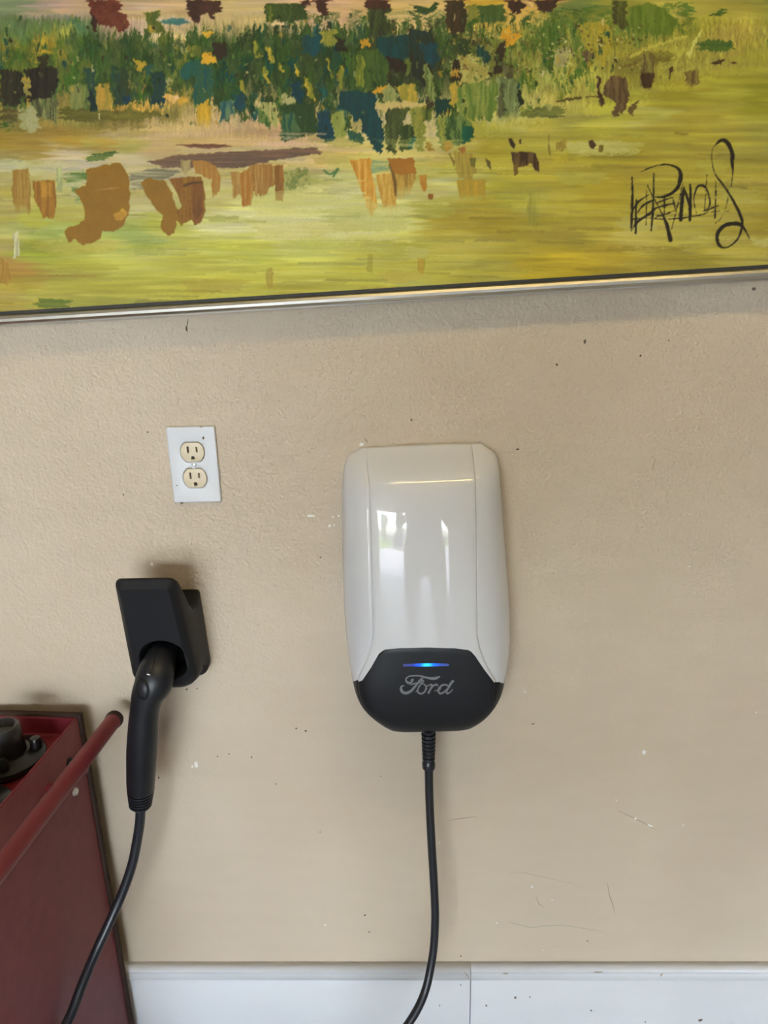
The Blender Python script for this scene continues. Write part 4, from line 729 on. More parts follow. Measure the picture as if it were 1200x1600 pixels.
charger = tag(empty('charging_station', (XC, 0, 1.0)), 'white glossy wall-mounted car charger with black lower face and blue light', 'charger')
TOPW = [0, .004, .012, .022, .034, .048, .064, .083, .105, .13, .16, .2, .25, .31, .38, .46, .54, .62, .70, .77, .83, .88, .915, .945, .97, .985, .996, 1]
bm = bmesh.new(); grid = []
for (k, a), zb in zip(COLS, ZB_):
    grid.append([bm.verts.new(surf(k, a, ztop + (zb - ztop) * t)) for t in TOPW] + [bm.verts.new(surf(k, a, zb - .0002, inset=.004))])
for A, B in zip(grid, grid[1:]):
    for i in range(len(A) - 1): bm.faces.new((A[i], B[i], B[i + 1], A[i + 1]))
top_edge = [c[0] for c in grid]
back = [bm.verts.new((v.co.x, 0, v.co.z)) for v in top_edge]
for i in range(len(top_edge) - 1):
    if (back[i].co - back[i + 1].co).length > 1e-7: bm.faces.new((top_edge[i], back[i], back[i + 1], top_edge[i + 1]))
bmesh.ops.remove_doubles(bm, verts=bm.verts[:], dist=1e-6)
# the moulded seam in the top edge
cover = reloc(obj('cover', bm, M['white'], None, True, 60), charger)
bm = bmesh.new(); grid = []
LOWW = [0, .06, .14, .24, .35, .46, .56, .66, .74, .81, .87, .92, .955, .98, 1]
for (k, a), zb in zip(COLS, ZB_):
    c = [bm.verts.new(surf(k, a, zb + .006, inset=.006))] + [bm.verts.new(surf(k, a, zb + (zbot - zb) * t, raise_=.0028 * (1 - t), inset=.0012)) for t in LOWW]
    d = surf(k, a, zbot, raise_=0)
    for q, dz in ((.93, -.002), (.8, -.003), (.5, -.002), (0, 0)): c.append(bm.verts.new((XC + (d.x - XC) * (.6 + .4 * q), d.y * q, zbot + dz)))
    grid.append(c)
for A, B in zip(grid, grid[1:]):
    for i in range(len(A) - 1): bm.faces.new((A[i], B[i], B[i + 1], A[i + 1]))
bmesh.ops.remove_doubles(bm, verts=bm.verts[:], dist=1e-6)
bmesh.ops.recalc_face_normals(bm, faces=bm.faces[:])
fbvh = BVHTree.FromBMesh(bm)
fascia = reloc(obj('lower_fascia', bm, M['black'], None, True, 50), charger)
fascia['label'] = 'black lower face with silver script lettering and a blue light bar'
def on_fascia(px, py, up=.0002):
    h = fbvh.ray_cast(CAMP, ray(px, py))
    if h[0] is None: return W(px, py, .108)
    n = h[1] if h[1].y < 0 else -h[1]
    return h[0] + n * up
def ribbon(bm, pts, up=.00025, base=-.0004, per=6, fat=1.):
    """pts (px, py, width px) drawn as a thin raised strip"""
    C = catmull(pts, per); rings = []
    for i, p in enumerate(C):
        t = np.array(C[min(i + 1, len(C) - 1)][:2]) - np.array(C[max(i - 1, 0)][:2]); L = np.hypot(*t) or 1; n = np.array([-t[1], t[0]]) / L * max(p[2] * fat, .5) / 2
        a, b = p[:2] + n, p[:2] - n
        rings.append([on_fascia(*a, base), on_fascia(*a, up), on_fascia(*b, up), on_fascia(*b, base)])
    loft(bm, rings, True, True, True)
def lp(x, y): return 610 + x / 10., 1020 + y / 10.
bm = bmesh.new()
def rb(P): ribbon(bm, [(*lp(x, y), w) for x, y, w in P], fat=1.13)
rb([(310, 425, .8), (355, 405, 1.6), (330, 450, 2.4), (285, 465, 3.2), (245, 430, 2.4), (250, 390, 1.7), (300, 358, 1.6), (390, 350, 1.7), (480, 358, 2.1), (570, 382, 2.6), (660, 395, 3.6), (720, 385, 3.6), (775, 362, 1.4)])      # top bar of the F
rb([(515, 375, 1.4), (470, 415, 2.4), (425, 470, 2.8), (375, 530, 3.2), (320, 590, 3.4), (250, 622, 3.8), (190, 605, 4), (165, 560, 3.4), (180, 515, 2.2), (220, 508, 1)])      # stem and hook
rb([(310, 495, .8), (360, 478, 1.8), (420, 462, 1.4), (480, 462, 1.4), (515, 445, 1.6), (510, 420, 1.4), (485, 430, 1.2), (490, 455, 1)])      # crossbar and curl
rb([(395, 605, 1.2), (430, 560, 1.8), (455, 510, 2), (500, 478, 1.2), (545, 500, 2.2), (560, 545, 2.6), (530, 605, 2.4), (480, 632, 2.2), (435, 612, 2.4), (430, 560, 1.8), (455, 512, 1.2)])      # o
rb([(560, 520, 1), (610, 495, 1.8), (645, 488, 2.2)]); rb([(662, 490, 2.4), (630, 550, 2.6), (590, 630, 2.4)]); rb([(635, 560, 1.2), (670, 510, 2), (715, 488, 2.6), (740, 505, 2.6)])      # r
rb([(690, 590, 1), (740, 575, 1.4), (790, 555, 1)])
rb([(905, 515, 1.4), (870, 492, 2.2), (810, 500, 2.6), (762, 545, 2.9), (750, 598, 2.9), (785, 629, 2.7), (835, 606, 2.2), (890, 552, 1.7), (925, 500, 1.4)]); rb([(985, 425, 3), (945, 470, 3.2), (905, 540, 3), (875, 590, 2.8), (890, 630, 2.4), (935, 605, 1.6), (975, 560, 1)])      # d
lg = reloc(obj('script_lettering', bm, M['logo'], None, True, 40), charger); lg['label'] = 'silver script lettering reading Ford'
# light bar: frosted slot lit strongest in the middle
bm = bmesh.new(); ribbon(bm, [(630, 1038.8, 3.6), (650, 1038.4, 4.4), (666, 1038.2, 4.8), (684, 1038, 4.4), (701.5, 1038.2, 3.6)], up=.0003, per=8)
lm = bpy.data.materials.new('blue_light_bar'); lm.use_nodes = True; N = lm.node_tree.nodes; L = lm.node_tree.links; b = N['Principled BSDF']; b.inputs['Base Color'].default_value = (.02, .03, .09, 1); b.inputs['Roughness'].default_value = .25
tc = N.new('ShaderNodeTexCoord'); sx = N.new('ShaderNodeSeparateXYZ'); L.new(tc.outputs['Generated'], sx.inputs[0]); cr = N.new('ShaderNodeValToRGB'); L.new(sx.outputs[0], cr.inputs[0])
for i, (p, c) in enumerate(((0, (.03, .03, .10)), (.22, (.012, .025, .20)), (.38, (.0, .10, 1.0)), (.51, (.02, .75, 1.0)), (.66, (.0, .12, 1.0)), (.80, (.015, .05, .3)), (1, (.03, .04, .12)))):
    e = cr.color_ramp.elements[0] if i == 0 else (cr.color_ramp.elements[-1] if i == 6 else cr.color_ramp.elements.new(p)); e.position = p; e.color = (*c, 1)
L.new(cr.outputs[0], b.inputs['Emission Color']); b.inputs['Emission Strength'].default_value = .62
lb = reloc(obj('light_bar', bm, lm, None, True, 40), charger); lb['label'] = 'thin horizontal light bar glowing blue at its middle'

# strain relief and supply cable of the charger
d0 = .062
def tp(px, py, d, r, r2=None): p = W(px, py, d); return (p.x, p.y, p.z, r, r2 or r)
bm = bmesh.new(); pts = [tp(669.5, 1138, d0, .0108)]
for i in range(7):
    y = 1147 + i * 6.1; x = 669.6 + .02 * i; R = .0114 - .0002 * i
    pts += [tp(x, y - 2.6, d0, R - .0022), tp(x, y - 1.9, d0, R - .0004), tp(x, y, d0, R), tp(x, y + 1.9, d0, R - .0004), tp(x, y + 2.6, d0, R - .0022)]
pts += [tp(669.8, 1190, d0, .0100), tp(669.8, 1191, d0, .0104), tp(670, 1198, d0, .0104), tp(670, 1199, d0, .0098), tp(670, 1199.3, d0, .0066)]
tube(bm, pts, 24); reloc(obj('strain_relief', bm, M['rubber'], None, True, 35), charger)
CAB = [(670, 1190, .062), (670.5, 1230, .063), (672, 1270, .066), (674.5, 1320, .071), (677.5, 1370, .077), (679.5, 1410, .083), (679.8, 1440, .088), (677.5, 1480, .097), (672, 1515, .108), (665, 1545, .121), (654, 1572, .135), (637, 1600, .150), (612, 1634, .168)]
bm = bmesh.new(); cp = [tp(x, y, d, .0068)[:4] for x, y, d in CAB]; ex, ey, ez = cp[-1][:3]
cp += [(ex - .055, ey - .030, max(ez - .045, .035), .0068), (ex - .12, ey - .055, .012, .0068), (ex - .20, ey - .075, .0072, .0068), (ex - .29, ey - .080, .0072, .0068)]; MEET = cp[-1]
tube(bm, catmull(cp, 7), 20); reloc(tag(obj('supply_cable', bm, M['rubber'], None)), charger)

charger.location.y = -.0012
# ------------------------------------------------------------------ connector holster on the wall
KX = lambda px, py, d: W(px, py, d)
def ring(cx, hw, ztop_, zbot_, dt, db, rt, rb_, n=7):
    """rounded rectangle, depth dt at its top and db at its bottom"""
    out = []
    for (sx, top, r, a0) in ((1, 1, rt, 0), (-1, 1, rt, 90), (-1, 0, rb_, 180), (1, 0, rb_, 270)):
        for k in range(n):
            a = math.radians(a0 + 90 * k / (n - 1)); x = sx * (hw - r) + r * math.cos(a); z = ((ztop_ - r) if top else (zbot_ + r)) + r * math.sin(a)
            t = (z - zbot_) / (ztop_ - zbot_); out.append(Vector((cx + x, -(db + (dt - db) * t), z)))
    return out
hb = W(311, 921, 0); zt_b = hb.z; zb_b = W(322, 1047, .004).z; hx = hb.x - .0415
zt_f = W(232, 905.5, .098).z; zb_f = W(300, 1073, .060).z
rings = [ring(hx, .0415, zt_b, zb_b + .002, .0, .0, .004, .014), ring(hx, .0425, zt_b, zb_b, .006, .004, .006, .018),
         ring(hx, .0425, zt_b - .009, zb_b - .004, .026, .016, .010, .022), ring(hx, .0430, zt_b - .007, zb_f + .012, .048, .030, .012, .024),
         ring(hx - .001, .0435, zt_b + .010, zb_f + .004, .062, .040, .011, .026), ring(hx - .003, .0450, zt_f - .024, zb_f + .001, .074, .050, .011, .028),
         ring(hx - .005, .0460, zt_f - .004, zb_f, .086, .056, .010, .030), ring(hx - .006, .0460, zt_f, zb_f, .092, .060, .010, .030), ring(hx - .006, .0445, zt_f - .0015, zb_f + .0015, .0965, .064, .009, .029), ring(hx - .006, .0365, zt_f - .0125, zb_f + .009, .1035, .071, .006, .024)]
def resample(q, n=96):
    P = q + [q[0]]; L_ = [0]
    for a, b in zip(P, P[1:]): L_.append(L_[-1] + (b - a).length)
    out = []
    for k in range(n):
        s = L_[-1] * k / n; i = max(j for j in range(len(q)) if L_[j] <= s); out.append(P[i].lerp(P[i + 1], (s - L_[i]) / max(L_[i + 1] - L_[i], 1e-9)))
    return out
rings = [resample(q) for q in rings]
FLARE = .16
for q in rings:
    for v in q:
        t = (zt_f - v.z) / (zt_f - zb_f); v.x = hx + (v.x - hx) * (1 + FLARE * (t - .35)) + .003 * t
bm = bmesh.new(); R = loft(bm, rings, True, True, False)
# opening in the sloped front face
last = rings[-1]; oz = W(250, 1034, .082).z; nn = len(last); cen = Vector((hx + .002, 0, oz))
ftop, fbot, dt_, db_ = zt_f - .0125, zb_f + .009, .1035, .071
def fd(z): return db_ + (dt_ - db_) * (z - fbot) / (ftop - fbot)
def oring(r1, r2, inw):
    out = []
    for p in last:
        a = math.atan2((p.z - cen.z), (p.x - cen.x)); x, z = cen.x + r1 * math.cos(a), cen.z + r2 * math.sin(a)
        out.append(Vector((x, -fd(z) + inw, z)))
    return out
seq = [R[-1]]
for (r1, r2, q) in ((.0375, .0375, 0), (.0360, .0360, .0015), (.0335, .0335, .014), (.0300, .0300, .040), (.0300, .0300, .048)):
    seq.append([bm.verts.new(p) for p in oring(r1, r2, q)])
for a, b in zip(seq, seq[1:]):
    for i in range(nn): bm.faces.new((a[i], a[(i + 1) % nn], b[(i + 1) % nn], b[i]))
bm.faces.new(seq[-1][::-1])
hol = obj('connector_holster', bm, M['blacktex'], None, True, 32)
tag(hol, 'black wedge-shaped wall holster holding the charging connector', 'holster')

# ------------------------------------------------------------------ charging connector and its cable
gun = tag(empty('charging_connector', (hx, -.09, W(225, 1150, .09).z)), 'black car charging connector hanging in the wall holster, cable below', 'connector')
GP = [(262, 1004, .038, 19, 19), (257, 1014, .052, 21.5, 21), (251, 1028, .074, 25, 24), (244, 1050, .094, 30, 27), (239.5, 1068, .104, 31, 27), (231, 1086, .107, 27, 25), (227, 1104, .107, 24.5, 24), (224.5, 1125, .106, 24.6, 24.5), (223, 1150, .104, 25.5, 26), (221.5, 1175, .102, 25.6, 26), (220.6, 1200, .100, 24.8, 25), (220, 1220, .098, 24.2, 24), (220, 1232, .097, 23.4, 23.2)]
k_ = .92 / 1.0 * .001
pts = []
for x, y, d, r, r2 in GP:
    s = (CAM_D - d) / CAM_D * .00097; p = W(x, y, d); pts.append((p.x, p.y, p.z, r * s, r2 * s))
bm = bmesh.new(); tube(bm, catmull(pts, 5), 32); bmesh.ops.recalc_face_normals(bm, faces=bm.faces[:]); gb = BVHTree.FromBMesh(bm); reloc(obj('handle', bm, M['gunblack'], None, True, 50), gun)
def on_gun(px, py, up=0.):
    h_ = gb.ray_cast(CAMP, ray(px, py)); return (h_[0] + ray(px, py) * (-up), h_[1]) if h_[0] else (W(px, py, .12), Vector((0, -1, 0)))
bm = bmesh.new(); tube(bm, catmull([(*on_gun(x, y, -.0032)[0], .0042) for x, y in ((243, 1016), (240, 1030), (236, 1044), (233, 1053))], 5), 16); reloc(obj('neck_rib', bm, M['gunblack'], None), gun)
bm = bmesh.new(); rings = []
for s, hgt in ((1.04, -.002), (1.0, .0010), (.93, .0014), (.86, -.0002), (.78, .0008), (.5, .0014), (.02, .0016)):
    rings.append([on_gun(222.5 + 10.5 * s * math.cos(a) - 2 * s * math.sin(a), 1077 - 17 * s * math.sin(a), hgt)[0] for a in np.linspace(0, 2 * PI, 29)[:-1]])
loft(bm, rings, True, True, True); reloc(obj('release_button', bm, M['gunblack'], None, True, 60), gun)
ip = on_gun(232, 1054, .0006)[0]
bm = bmesh.new(); bmesh.ops.create_icosphere(bm, subdivisions=2, radius=1, matrix=Matrix.Translation(ip) @ Matrix.Rotation(.3, 4, 'Y') @ Matrix.Diagonal((.0027, .0008, .0012, 1))); o = reloc(obj('indicator', bm, M['chip'], None), gun); o['label'] = 'small pale mark above the button'
# ribbed collar
bm = bmesh.new(); pts = []; s = (CAM_D - .097) / CAM_D * .00097
for i in range(6):
    y = 1233.5 + i * 4.6; R = (23.6 - .72 * i) * s
    pts += [tp(220 - .1 * i, y - 2.0, .097, R - .0030), tp(220 - .1 * i, y - 1.5, .097, R), tp(220 - .1 * i, y + .6, .097, R - .0002), tp(220 - .1 * i, y + 1.5, .097, R - .0030)]
pts += [tp(219.4, 1259, .097, 17.5 * s), tp(219.3, 1261, .097, 15 * s), tp(219.3, 1262, .097, 8 * s)]
tube(bm, pts, 28); reloc(obj('ribbed_collar', bm, M['rubber'], None, True, 30), gun)
GC = [(219.5, 1252, .097), (219, 1280, .098), (215.5, 1306, .100), (208, 1345, .106), (197, 1380, .114), (184, 1412, .124), (168, 1448, .140), (150, 1487, .160), (129, 1537, .190), (113, 1580, .215), (98, 1613, .236), (84, 1650, .256)]
bm = bmesh.new(); cp = [tp(x, y, d, .0076)[:4] for x, y, d in GC]; ex, ey, ez = cp[-1][:3]
cp += [(ex - .002, ey - .035, ez - .08, .0076), (ex + .003, ey - .06, ez * .38, .0076), (ex + .03, ey - .085, .035, .0076), (ex + .085, ey - .09, .0085, .0076), (MEET[0] - .05, MEET[1] - .004, .0078, .0074), (MEET[0] - .001, MEET[1], .0074, .0070)]
tube(bm, catmull(cp, 7), 22); reloc(obj('connector_cable', bm, M['rubber'], None), gun)

# ------------------------------------------------------------------ red tool cart
CANG = math.radians(-3.8)
cb = W(121.5, 1121, .040); CX, CZ = cb.x, cb.z; yb = -.040; yf = yb - .60; xl = CX - .42
cart = tag(empty('tool_cart', (CX, yb, 0), (0, 0, CANG)), 'dark red steel tool cart with side push handle at the left edge', 'tool cart')
CM = Matrix.Translation((CX, yb, 0)) @ Matrix.Rotation(-CANG, 4, 'Z') @ Matrix.Translation((-CX, -yb, 0))   # world -> cart frame
tz = CZ; dep = .030
bm = bmesh.new()   # body shell below the tray
box(bm, xl + .001, CX, yf, yb, .02, tz - .0008, .0016, 2)
bmesh.ops.delete(bm, geom=[f for f in bm.faces if f.normal.z > .9 and f.calc_center_median().z > tz - .01], context='FACES')
reloc(obj('body', bm, M['cart'], None, True, 30), cart)
bm = bmesh.new(); box(bm, xl - .004, CX + .0042, yb + .0002, yb + .010, .02, tz + .004, .0015, 2); reloc(obj('back_panel', bm, M['capgrey'], None, True, 30), cart)
bm = bmesh.new()   # top: folded rim and recessed tray
def rr(x0, x1, y0, y1, z, r=.004): return [Vector((x, y, z)) for x, y in [(px + (x0 + x1) / 2, py + (y0 + y1) / 2) for px, py in rrect(x1 - x0, y1 - y0, r, 4)]]
ri = .0035
seq = [rr(xl + .0015, CX - .0015, yf + .0015, yb - .0015, tz - .006), rr(xl + .0004, CX - .0004, yf + .0004, yb - .0004, tz - .0012), rr(xl + .001, CX - .001, yf + .001, yb - .001, tz), rr(xl + ri, CX - ri, yf + ri, yb - ri, tz, .006), rr(xl + ri + .0010, CX - ri - .0010, yf + ri + .0010, yb - ri - .0010, tz - .0010, .006), rr(xl + ri + .003, CX - ri - .003, yf + ri + .003, yb - ri - .003, tz - dep + .003, .006), rr(xl + ri + .006, CX - ri - .006, yf + ri + .006, yb - ri - .006, tz - dep, .006)]
loft(bm, seq, True, False, True); reloc(obj('top_tray', bm, M['cartin'], None, True, 35), cart)
for i, zc_ in enumerate((.20, .38)):   # drawer fronts on the side facing the room
    bm = bmesh.new(); box(bm, xl + .02, CX - .02, yf - .016, yf + .001, .15 + i * .25, .38 + i * .25 - .01, .003, 2); dr = reloc(obj('drawer', bm, M['cart'], None, True, 30), cart)
    bm = bmesh.new(); box(bm, xl + .1, CX - .1, yf - .03, yf - .015, .35 + i * .25 - .005, .362 + i * .25 - .005, .003, 2); h = obj('drawer_handle', bm, M['tubered'], None, True, 30); h.parent = dr
# tube handle: runs out from the wall beside the right panel
ta = CM @ W(177, 1126, .055); tr = .0125
TX, TZ = ta.x, ta.z; ty = ta.y
bm = bmesh.new(); tube(bm, [(TX, y, TZ, tr) for y in np.linspace(ty, -.62, 12)], 28, ref=(0, 0, 1)); reloc(obj('push_handle', bm, M['tubered'], None, True, 50), cart)
bm = bmesh.new(); tube(bm, [(TX, ty - .0015, TZ, tr + .0012), (TX, ty + .0055, TZ, tr + .0014), (TX, ty + .0085, TZ, tr + .0005), (TX, ty + .010, TZ, tr * .8)][::-1], 28, ref=(0, 0, 1)); reloc(obj('end_cap', bm, M['capgrey'], None, True, 40), cart)
cp_ = CM @ CAMP
for yy in (-.145, -.56):   # brackets from the panel to the tube
    bm = bmesh.new(); tube(bm, [(CX - .002, yy, TZ - .058, .009), (CX + (TX - CX) * .4, yy, TZ - .050, .008), (TX - .006, yy, TZ - .020, .008), (TX, yy, TZ - .004, .008)], 18, ref=(0, 1, 0)); reloc(obj('handle_bracket', bm, M['tubered'], None, True, 50), cart)
bx_ = (CM.to_3x3() @ ray(108, 1192)); bc_ = cp_ + bx_ * ((CX - cp_.x) / bx_.x)
bm = bmesh.new(); lathe(bm, [(.0085, -.0005), (.0085, .002), (.0065, .004), (.0060, .0015), (.0005, .0012)], 20, c=(CX, bc_.y, bc_.z), mat4=Matrix.Rotation(PI / 2, 4, 'Y')); reloc(obj('shaded_hole_disc', bm, M['rubber'], None, True, 30), cart)  # added dark disc, puts in the shaded hole behind the tube
sp_ = (CM.to_3x3() @ ray(116.5, 1237)); t_ = (CX - cp_.x) / sp_.x; sc_ = cp_ + sp_ * t_
bm = bmesh.new(); mx = Matrix.Rotation(PI / 2, 4, 'Y'); lathe(bm, [(.0068, 0), (.0068, .0014), (.0052, .0040), (.0026, .0046), (.0022, .0034), (.0004, .0034)], 18, c=(CX, sc_.y, sc_.z), mat4=mx); o = reloc(obj('screw', bm, M['steel'], None, True, 30), cart); o['label'] = 'silver screw head on the side panel'
for yy in (yf + .05, yb - .05):
    for xx in (xl + .06, CX - .06):
        bm = bmesh.new(); lathe(bm, [(.018, 0), (.020, .004), (.016, .014), (.012, .021)], 24, c=(xx, yy, 0)); reloc(obj('foot', bm, M['rubber'], None, True, 40), cart)

# black fittings standing in the tray
tb = tz - dep
film = bpy.data.materials.new('clear_film'); film.use_nodes = True; N = film.node_tree.nodes; L = film.node_tree.links
t1 = N.new('ShaderNodeBsdfTransparent'); g1 = N.new('ShaderNodeBsdfGlossy'); g1.inputs['Roughness'].default_value = .12; m1 = N.new('ShaderNodeMixShader'); m1.inputs[0].default_value = .055
L.new(t1.outputs[0], m1.inputs[1]); L.new(g1.outputs[0], m1.inputs[2]); L.new(m1.outputs[0], N['Material Output'].inputs['Surface'])
def tray_hit(px, py, z):
    r = ray(px, py); t = (z - CAMP.z) / r.z; return CAMP + r * t
def fitting(px, py, zz, s, label, seed):
    c = tray_hit(px, py, zz); c.z = tb
    t = tag(empty('black_fitting', c), label, 'plastic part')
    bm = bmesh.new(); lathe(bm, [(.030 * s, 0), (.044 * s, .001), (.052 * s, .007 * s), (.056 * s, .012 * s), (.0555 * s, .017 * s), (.050 * s, .0205 * s), (.038 * s, .022 * s), (.034 * s, .025 * s)], 48); obj('flange', bm, M['blackgloss'], t, True, 35)
    bm = bmesh.new(); lathe(bm, [(.030 * s, .020 * s), (.027 * s, .050 * s), (.026 * s, .066 * s), (.0235 * s, .070 * s), (.0205 * s, .070 * s), (.019 * s, .056 * s), (.002 * s, .055 * s)], 40); obj('socket_body', bm, M['blackgloss'], t, True, 35)
    for k in range(4):
        a = 2 * PI * k / 4 + seed * .9 - .5; bm = bmesh.new(); lathe(bm, [(.0085 * s, .018 * s), (.0085 * s, .034 * s), (.0068 * s, .0375 * s), (.001, .038 * s)], 16, c=(.0425 * s * math.cos(a), .0425 * s * math.sin(a), 0)); obj('lug', bm, M['blackgloss'], t, True, 40)
    bm = bmesh.new(); R_ = random.Random(seed * 10); rings = []   # crumpled clear film over the top
    for (r, z) in ((.0295, .044), (.0292, .060), (.0280, .0690), (.024, .0745), (.016, .0755), (.008, .074), (.001, .073)):
        rings.append([Vector(((r + R_.uniform(-.0016, .0016)) * s * math.cos(a), (r + R_.uniform(-.0016, .0016)) * s * math.sin(a), (z + R_.uniform(-.0022, .0022)) * s)) for a in np.linspace(0, 2 * PI, 25)[:-1]])
    loft(bm, rings, True, False, True); f_ = obj('clear_film', bm, film, t, True, 15)
    return t
fitting(10, 1180, tb + .018, .98, 'black flanged plastic part wrapped in clear film, nearest the wall in the cart tray', 1)
t2 = fitting(-48, 1262, tb + .018, .95, 'black flanged plastic part at the picture edge, farther from the wall in the tray', 2)

# ------------------------------------------------------------------ what lies behind the camera: the photographer and the yard, seen in reflections
def human():
    root = tag(empty('person', (.06, -1.46, 0)), 'person in a dark shirt and trousers holding up a phone, facing the wall', 'person')
    V = [(0, 0, .95, .13, .10), (0, 0, 1.10, .12, .095), (0, 0, 1.28, .145, .10), (0, 0, 1.42, .12, .085), (0, .01, 1.50, .055, .055), (0, .03, 1.56, .058, .062)]
    E_ = [(i, i + 1) for i in range(5)]
    def chain(a, pts):
        prev = a
        for p in pts: V.append(p); E_.append((prev, len(V) - 1)); prev = len(V) - 1
        return prev
    for s in (-1, 1):
        chain(0, [(s * .10, 0, .88, .088, .088), (s * .105, .01, .50, .055, .06), (s * .11, -.01, .12, .036, .04), (s * .11, .02, .055, .036, .04), (s * .12, .13, .035, .036, .026)])
        chain(3, [(s * .18, 0, 1.40, .058, .058), (s * .23, .03, 1.13, .040, .042), (s * .12, .26, 1.20, .030, .032), (s * .065, .36, 1.27, .022, .016), (s * .050, .385, 1.30, .026, .014)])
    me = bpy.data.meshes.new('body'); me.from_pydata([v[:3] for v in V], E_, []); o = mesh_obj('body', me, None, root, False)
    sk = o.modifiers.new('skin', 'SKIN'); sk.use_smooth_shade = True
    for i, v in enumerate(V): me.skin_vertices[0].data[i].radius = v[3:5]
    me.skin_vertices[0].data[0].use_root = True
    ss = o.modifiers.new('sub', 'SUBSURF'); ss.levels = ss.render_levels = 2
    dg = bpy.context.evaluated_depsgraph_get(); m2 = bpy.data.meshes.new_from_object(o.evaluated_get(dg)); o.modifiers.clear(); o.data = m2
    m2.materials.clear()
    for q in (mat('navy_shirt', (.03, .035, .05), .8), mat('dark_trousers', (.035, .034, .036), .8), mat('skin', (.45, .26, .18), .5), mat('shoe_leather', (.03, .02, .015), .5)): m2.materials.append(q)
    for p in m2.polygons:
        c = p.center; p.use_smooth = True
        p.material_index = 3 if c.z < .09 else 1 if c.z < .97 else 2 if (c.z > 1.50 or (c.y > .12 and c.z > 1.15)) else 0
    # head with face, ears, hair
    hc = Vector((0, .045, 1.655)); bm = bmesh.new(); bmesh.ops.create_uvsphere(bm, u_segments=28, v_segments=22, radius=1)
    for v in bm.verts:
        x, y, z = v.co; jaw = max(0, -z) ; w = .076 * (1 - .28 * jaw); dpt = .096 * (1 - .16 * jaw)
        yy = y * dpt; zz = z * .118
        nose = math.exp(-((x / .2) ** 2 + ((z + .12) / .22) ** 2)) * (y > .5); eye = sum(math.exp(-(((x - e) / .18) ** 2 + ((z - .06) / .12) ** 2)) for e in (-.4, .4)) * (y > .3); mouth = math.exp(-((x / .3) ** 2 + ((z + .5) / .05) ** 2)) * (y > .4)
        v.co = hc + Vector((x * w, yy + .022 * nose - .007 * eye - .004 * mouth, zz))
    for s in (-1, 1):
        mt = Matrix.Translation(hc + Vector((s * .077, -.005, -.005))) @ Matrix.Diagonal((.010, .020, .032, 1)); bmesh.ops.create_icosphere(bm, subdivisions=2, radius=1, matrix=mt)
    obj('head', bm, M['skin_'], root, True, 0)
    for s in (-1, 1):
        bm = bmesh.new(); bmesh.ops.create_icosphere(bm, subdivisions=2, radius=.012, matrix=Matrix.Translation(hc + Vector((s * .030, .078, .008)))); obj('eye', bm, M['chip'], root)
    bm = bmesh.new(); bmesh.ops.create_uvsphere(bm, u_segments=24, v_segments=16, radius=1)
    for v in bm.verts: v.co = hc + Vector((v.co.x * .084, v.co.y * .098 - .012, v.co.z * .10 + .032))
    bmesh.ops.delete(bm, geom=[v for v in bm.verts if v.co.y > hc.y + .045 and v.co.z < hc.z + .08], context='VERTS'); obj('hair', bm, M['hair_'], root)
    for s in (-1, 1):   # fingers curled round the phone, thumb towards the screen
        for k in range(5):
            if k < 4: P = [(s * .050, .385, 1.285 + .014 * k, .0085), (s * (.058), .400, 1.290 + .017 * k, .0082), (s * .048, .414, 1.293 + .018 * k, .0075), (s * .030 + s * .004 * abs(k - 1.5), .4155, 1.295 + .018 * k, .0065)]
            else: P = [(s * .050, .375, 1.30, .010), (s * .047, .385, 1.325, .0095), (s * .036, .388, 1.345, .008), (s * .026, .388, 1.352, .007)]
            bm = bmesh.new(); tube(bm, catmull(P, 4), 12, ref=(0, 0, 1)); obj('thumb' if k == 4 else 'finger', bm, M['skin_'], root)
    return root
M['skin_'] = mat('hand_skin', (.45, .26, .18), .5); M['hair_'] = mat('brown_hair', (.05, .03, .02), .6)
human()
ph = tag(empty('phone', (0, -1.057, 1.33), (math.radians(17), 0, 0)), 'slim dark smartphone held upright by the person', 'phone')
bm = bmesh.new(); box(bm, -.037, .037, -.009, 0, -.09, .06, .004, 3); obj('case', bm, M['blackgloss'], ph); 
bm = bmesh.new(); box(bm, -.034, .034, -.0096, -.0088, -.086, .056, .0002, 1); obj('screen', bm, mat('lit_screen', (.02, .02, .02), .2, emit=((.5, .48, .4), .5)), ph)

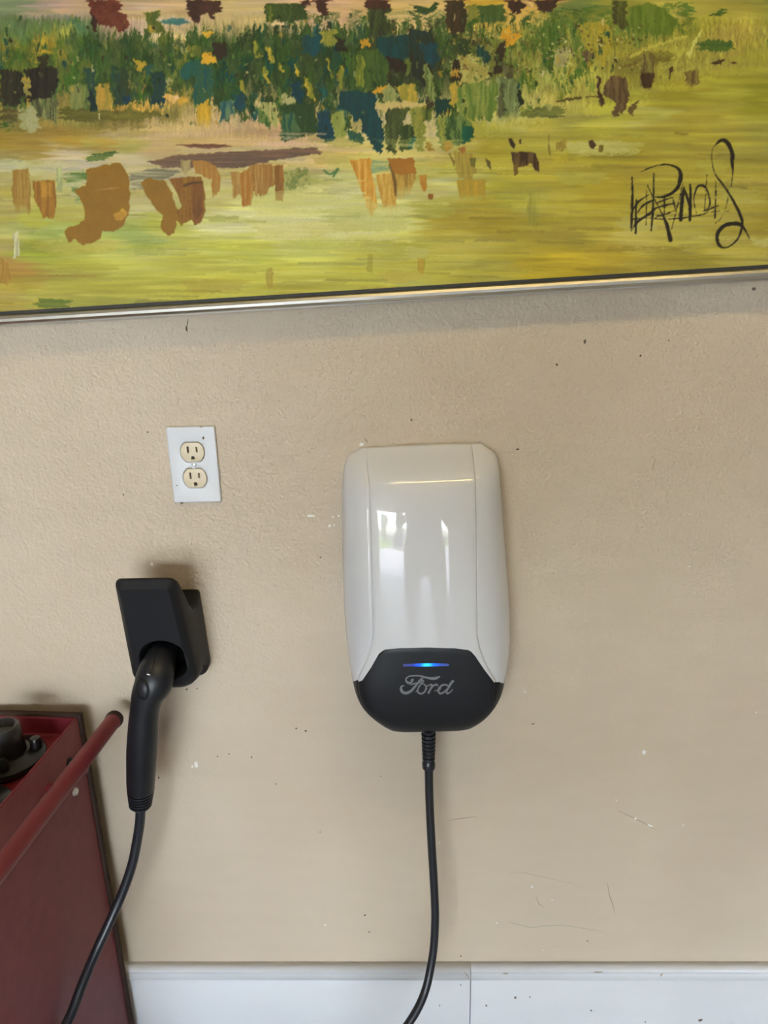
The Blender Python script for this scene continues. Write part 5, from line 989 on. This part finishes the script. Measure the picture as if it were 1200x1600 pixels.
def tree(x, y, h, r, seed, label):
    R_ = random.Random(seed); t = tag(empty('tree', (x, y, -.05)), label, 'tree', 'trees beyond the lawn')
    bm = bmesh.new(); tube(bm, [(0, 0, 0, .22, .22), (.05, 0, h * .3, .16, .16), (0, .05, h * .7, .08, .08)], 10); obj('trunk', bm, M['bark_'], t)
    vs, fs = [], []
    for _ in range(2600):
        u, v, w = (R_.gauss(0, 1) for _ in range(3)); L_ = math.sqrt(u * u + v * v + w * w); q = r * R_.uniform(.55, 1) * (1 + .25 * math.sin(3 * u / L_ + seed) * math.cos(4 * w / L_))
        c = Vector((u / L_ * q, v / L_ * q, h * .68 + w / L_ * q * .8)); s = R_.uniform(.10, .22); b0 = len(vs)
        for k in range(4): a = k * PI / 2; e1 = Vector((R_.uniform(-1, 1), R_.uniform(-1, 1), R_.uniform(-1, 1))); vs.append(c + e1.normalized() * s)
        fs.append((b0, b0 + 1, b0 + 2, b0 + 3))
    me = bpy.data.meshes.new('foliage'); me.from_pydata(vs, [], fs); mesh_obj('foliage', me, M['leaf_'], t, False)
M['bark_'] = mat('bark', (.10, .07, .05), .9); M['leaf_'] = mat('leaves', (.05, .10, .025), .8)
for (x, y, h, r, w_) in ((-11, -36, 7, 2.6, 'nearest'), (-16, -50, 4, 2.6, 'small far left'), (-6.5, -66, 4.4, 3, 'low round'), (3, -70, 4.2, 3.4, 'broad low'), (13, -66, 4.6, 3, 'far right'), (26, -62, 6, 4, 'tall right'), (-30, -60, 6, 4, 'tall left')): tree(x, y, h, r, len(w_), w_ + ' leafy green tree beyond the lawn, seen only as a reflection')
def car(x, y, rz):
    t = tag(empty('parked_car', (x, y, -.02), (0, 0, rz)), 'dark blue car parked far down the driveway, seen only as a reflection', 'car')
    P = [(-2.25, .45), (-2.2, .85), (-1.95, 1.0), (-1.5, 1.6), (-.9, 1.72), (.3, 1.70), (.95, 1.1), (1.9, .98), (2.2, .75), (2.25, .4), (1.9, .28), (-1.9, .28)]
    bm = bmesh.new(); loft(bm, [[Vector((a, s * w, z)) for a, z in P] for s, w in ((-1, .80), (-1, .9), (1, .9), (1, .80))], True, True, True); bmesh.ops.bevel(bm, geom=bm.edges[:], offset=.04, segments=2, affect='EDGES'); obj('car_body', bm, mat('blue_car_paint', (.02, .035, .08), .25, .3, coat=1), t)
    bm = bmesh.new(); loft(bm, [[Vector((a, y_, z)) for a, z in ((-1.75, 1.12), (-1.42, 1.52), (.25, 1.6), (.72, 1.14))] for y_ in (-.915, .915)], True, True, True); obj('windows', bm, M['blackgloss'], t, False)
    for a in (-1.4, 1.4):
        for s in (-.82, .82):
            bm = bmesh.new(); lathe(bm, [(.2, -.1), (.33, -.11), (.35, -.07), (.35, .07), (.33, .11), (.2, .1)], 28, c=(a, s, .34), mat4=Matrix.Rotation(PI / 2, 4, 'X')); obj('wheel', bm, M['rubber'], t)
car(-2.2, -24, .5)
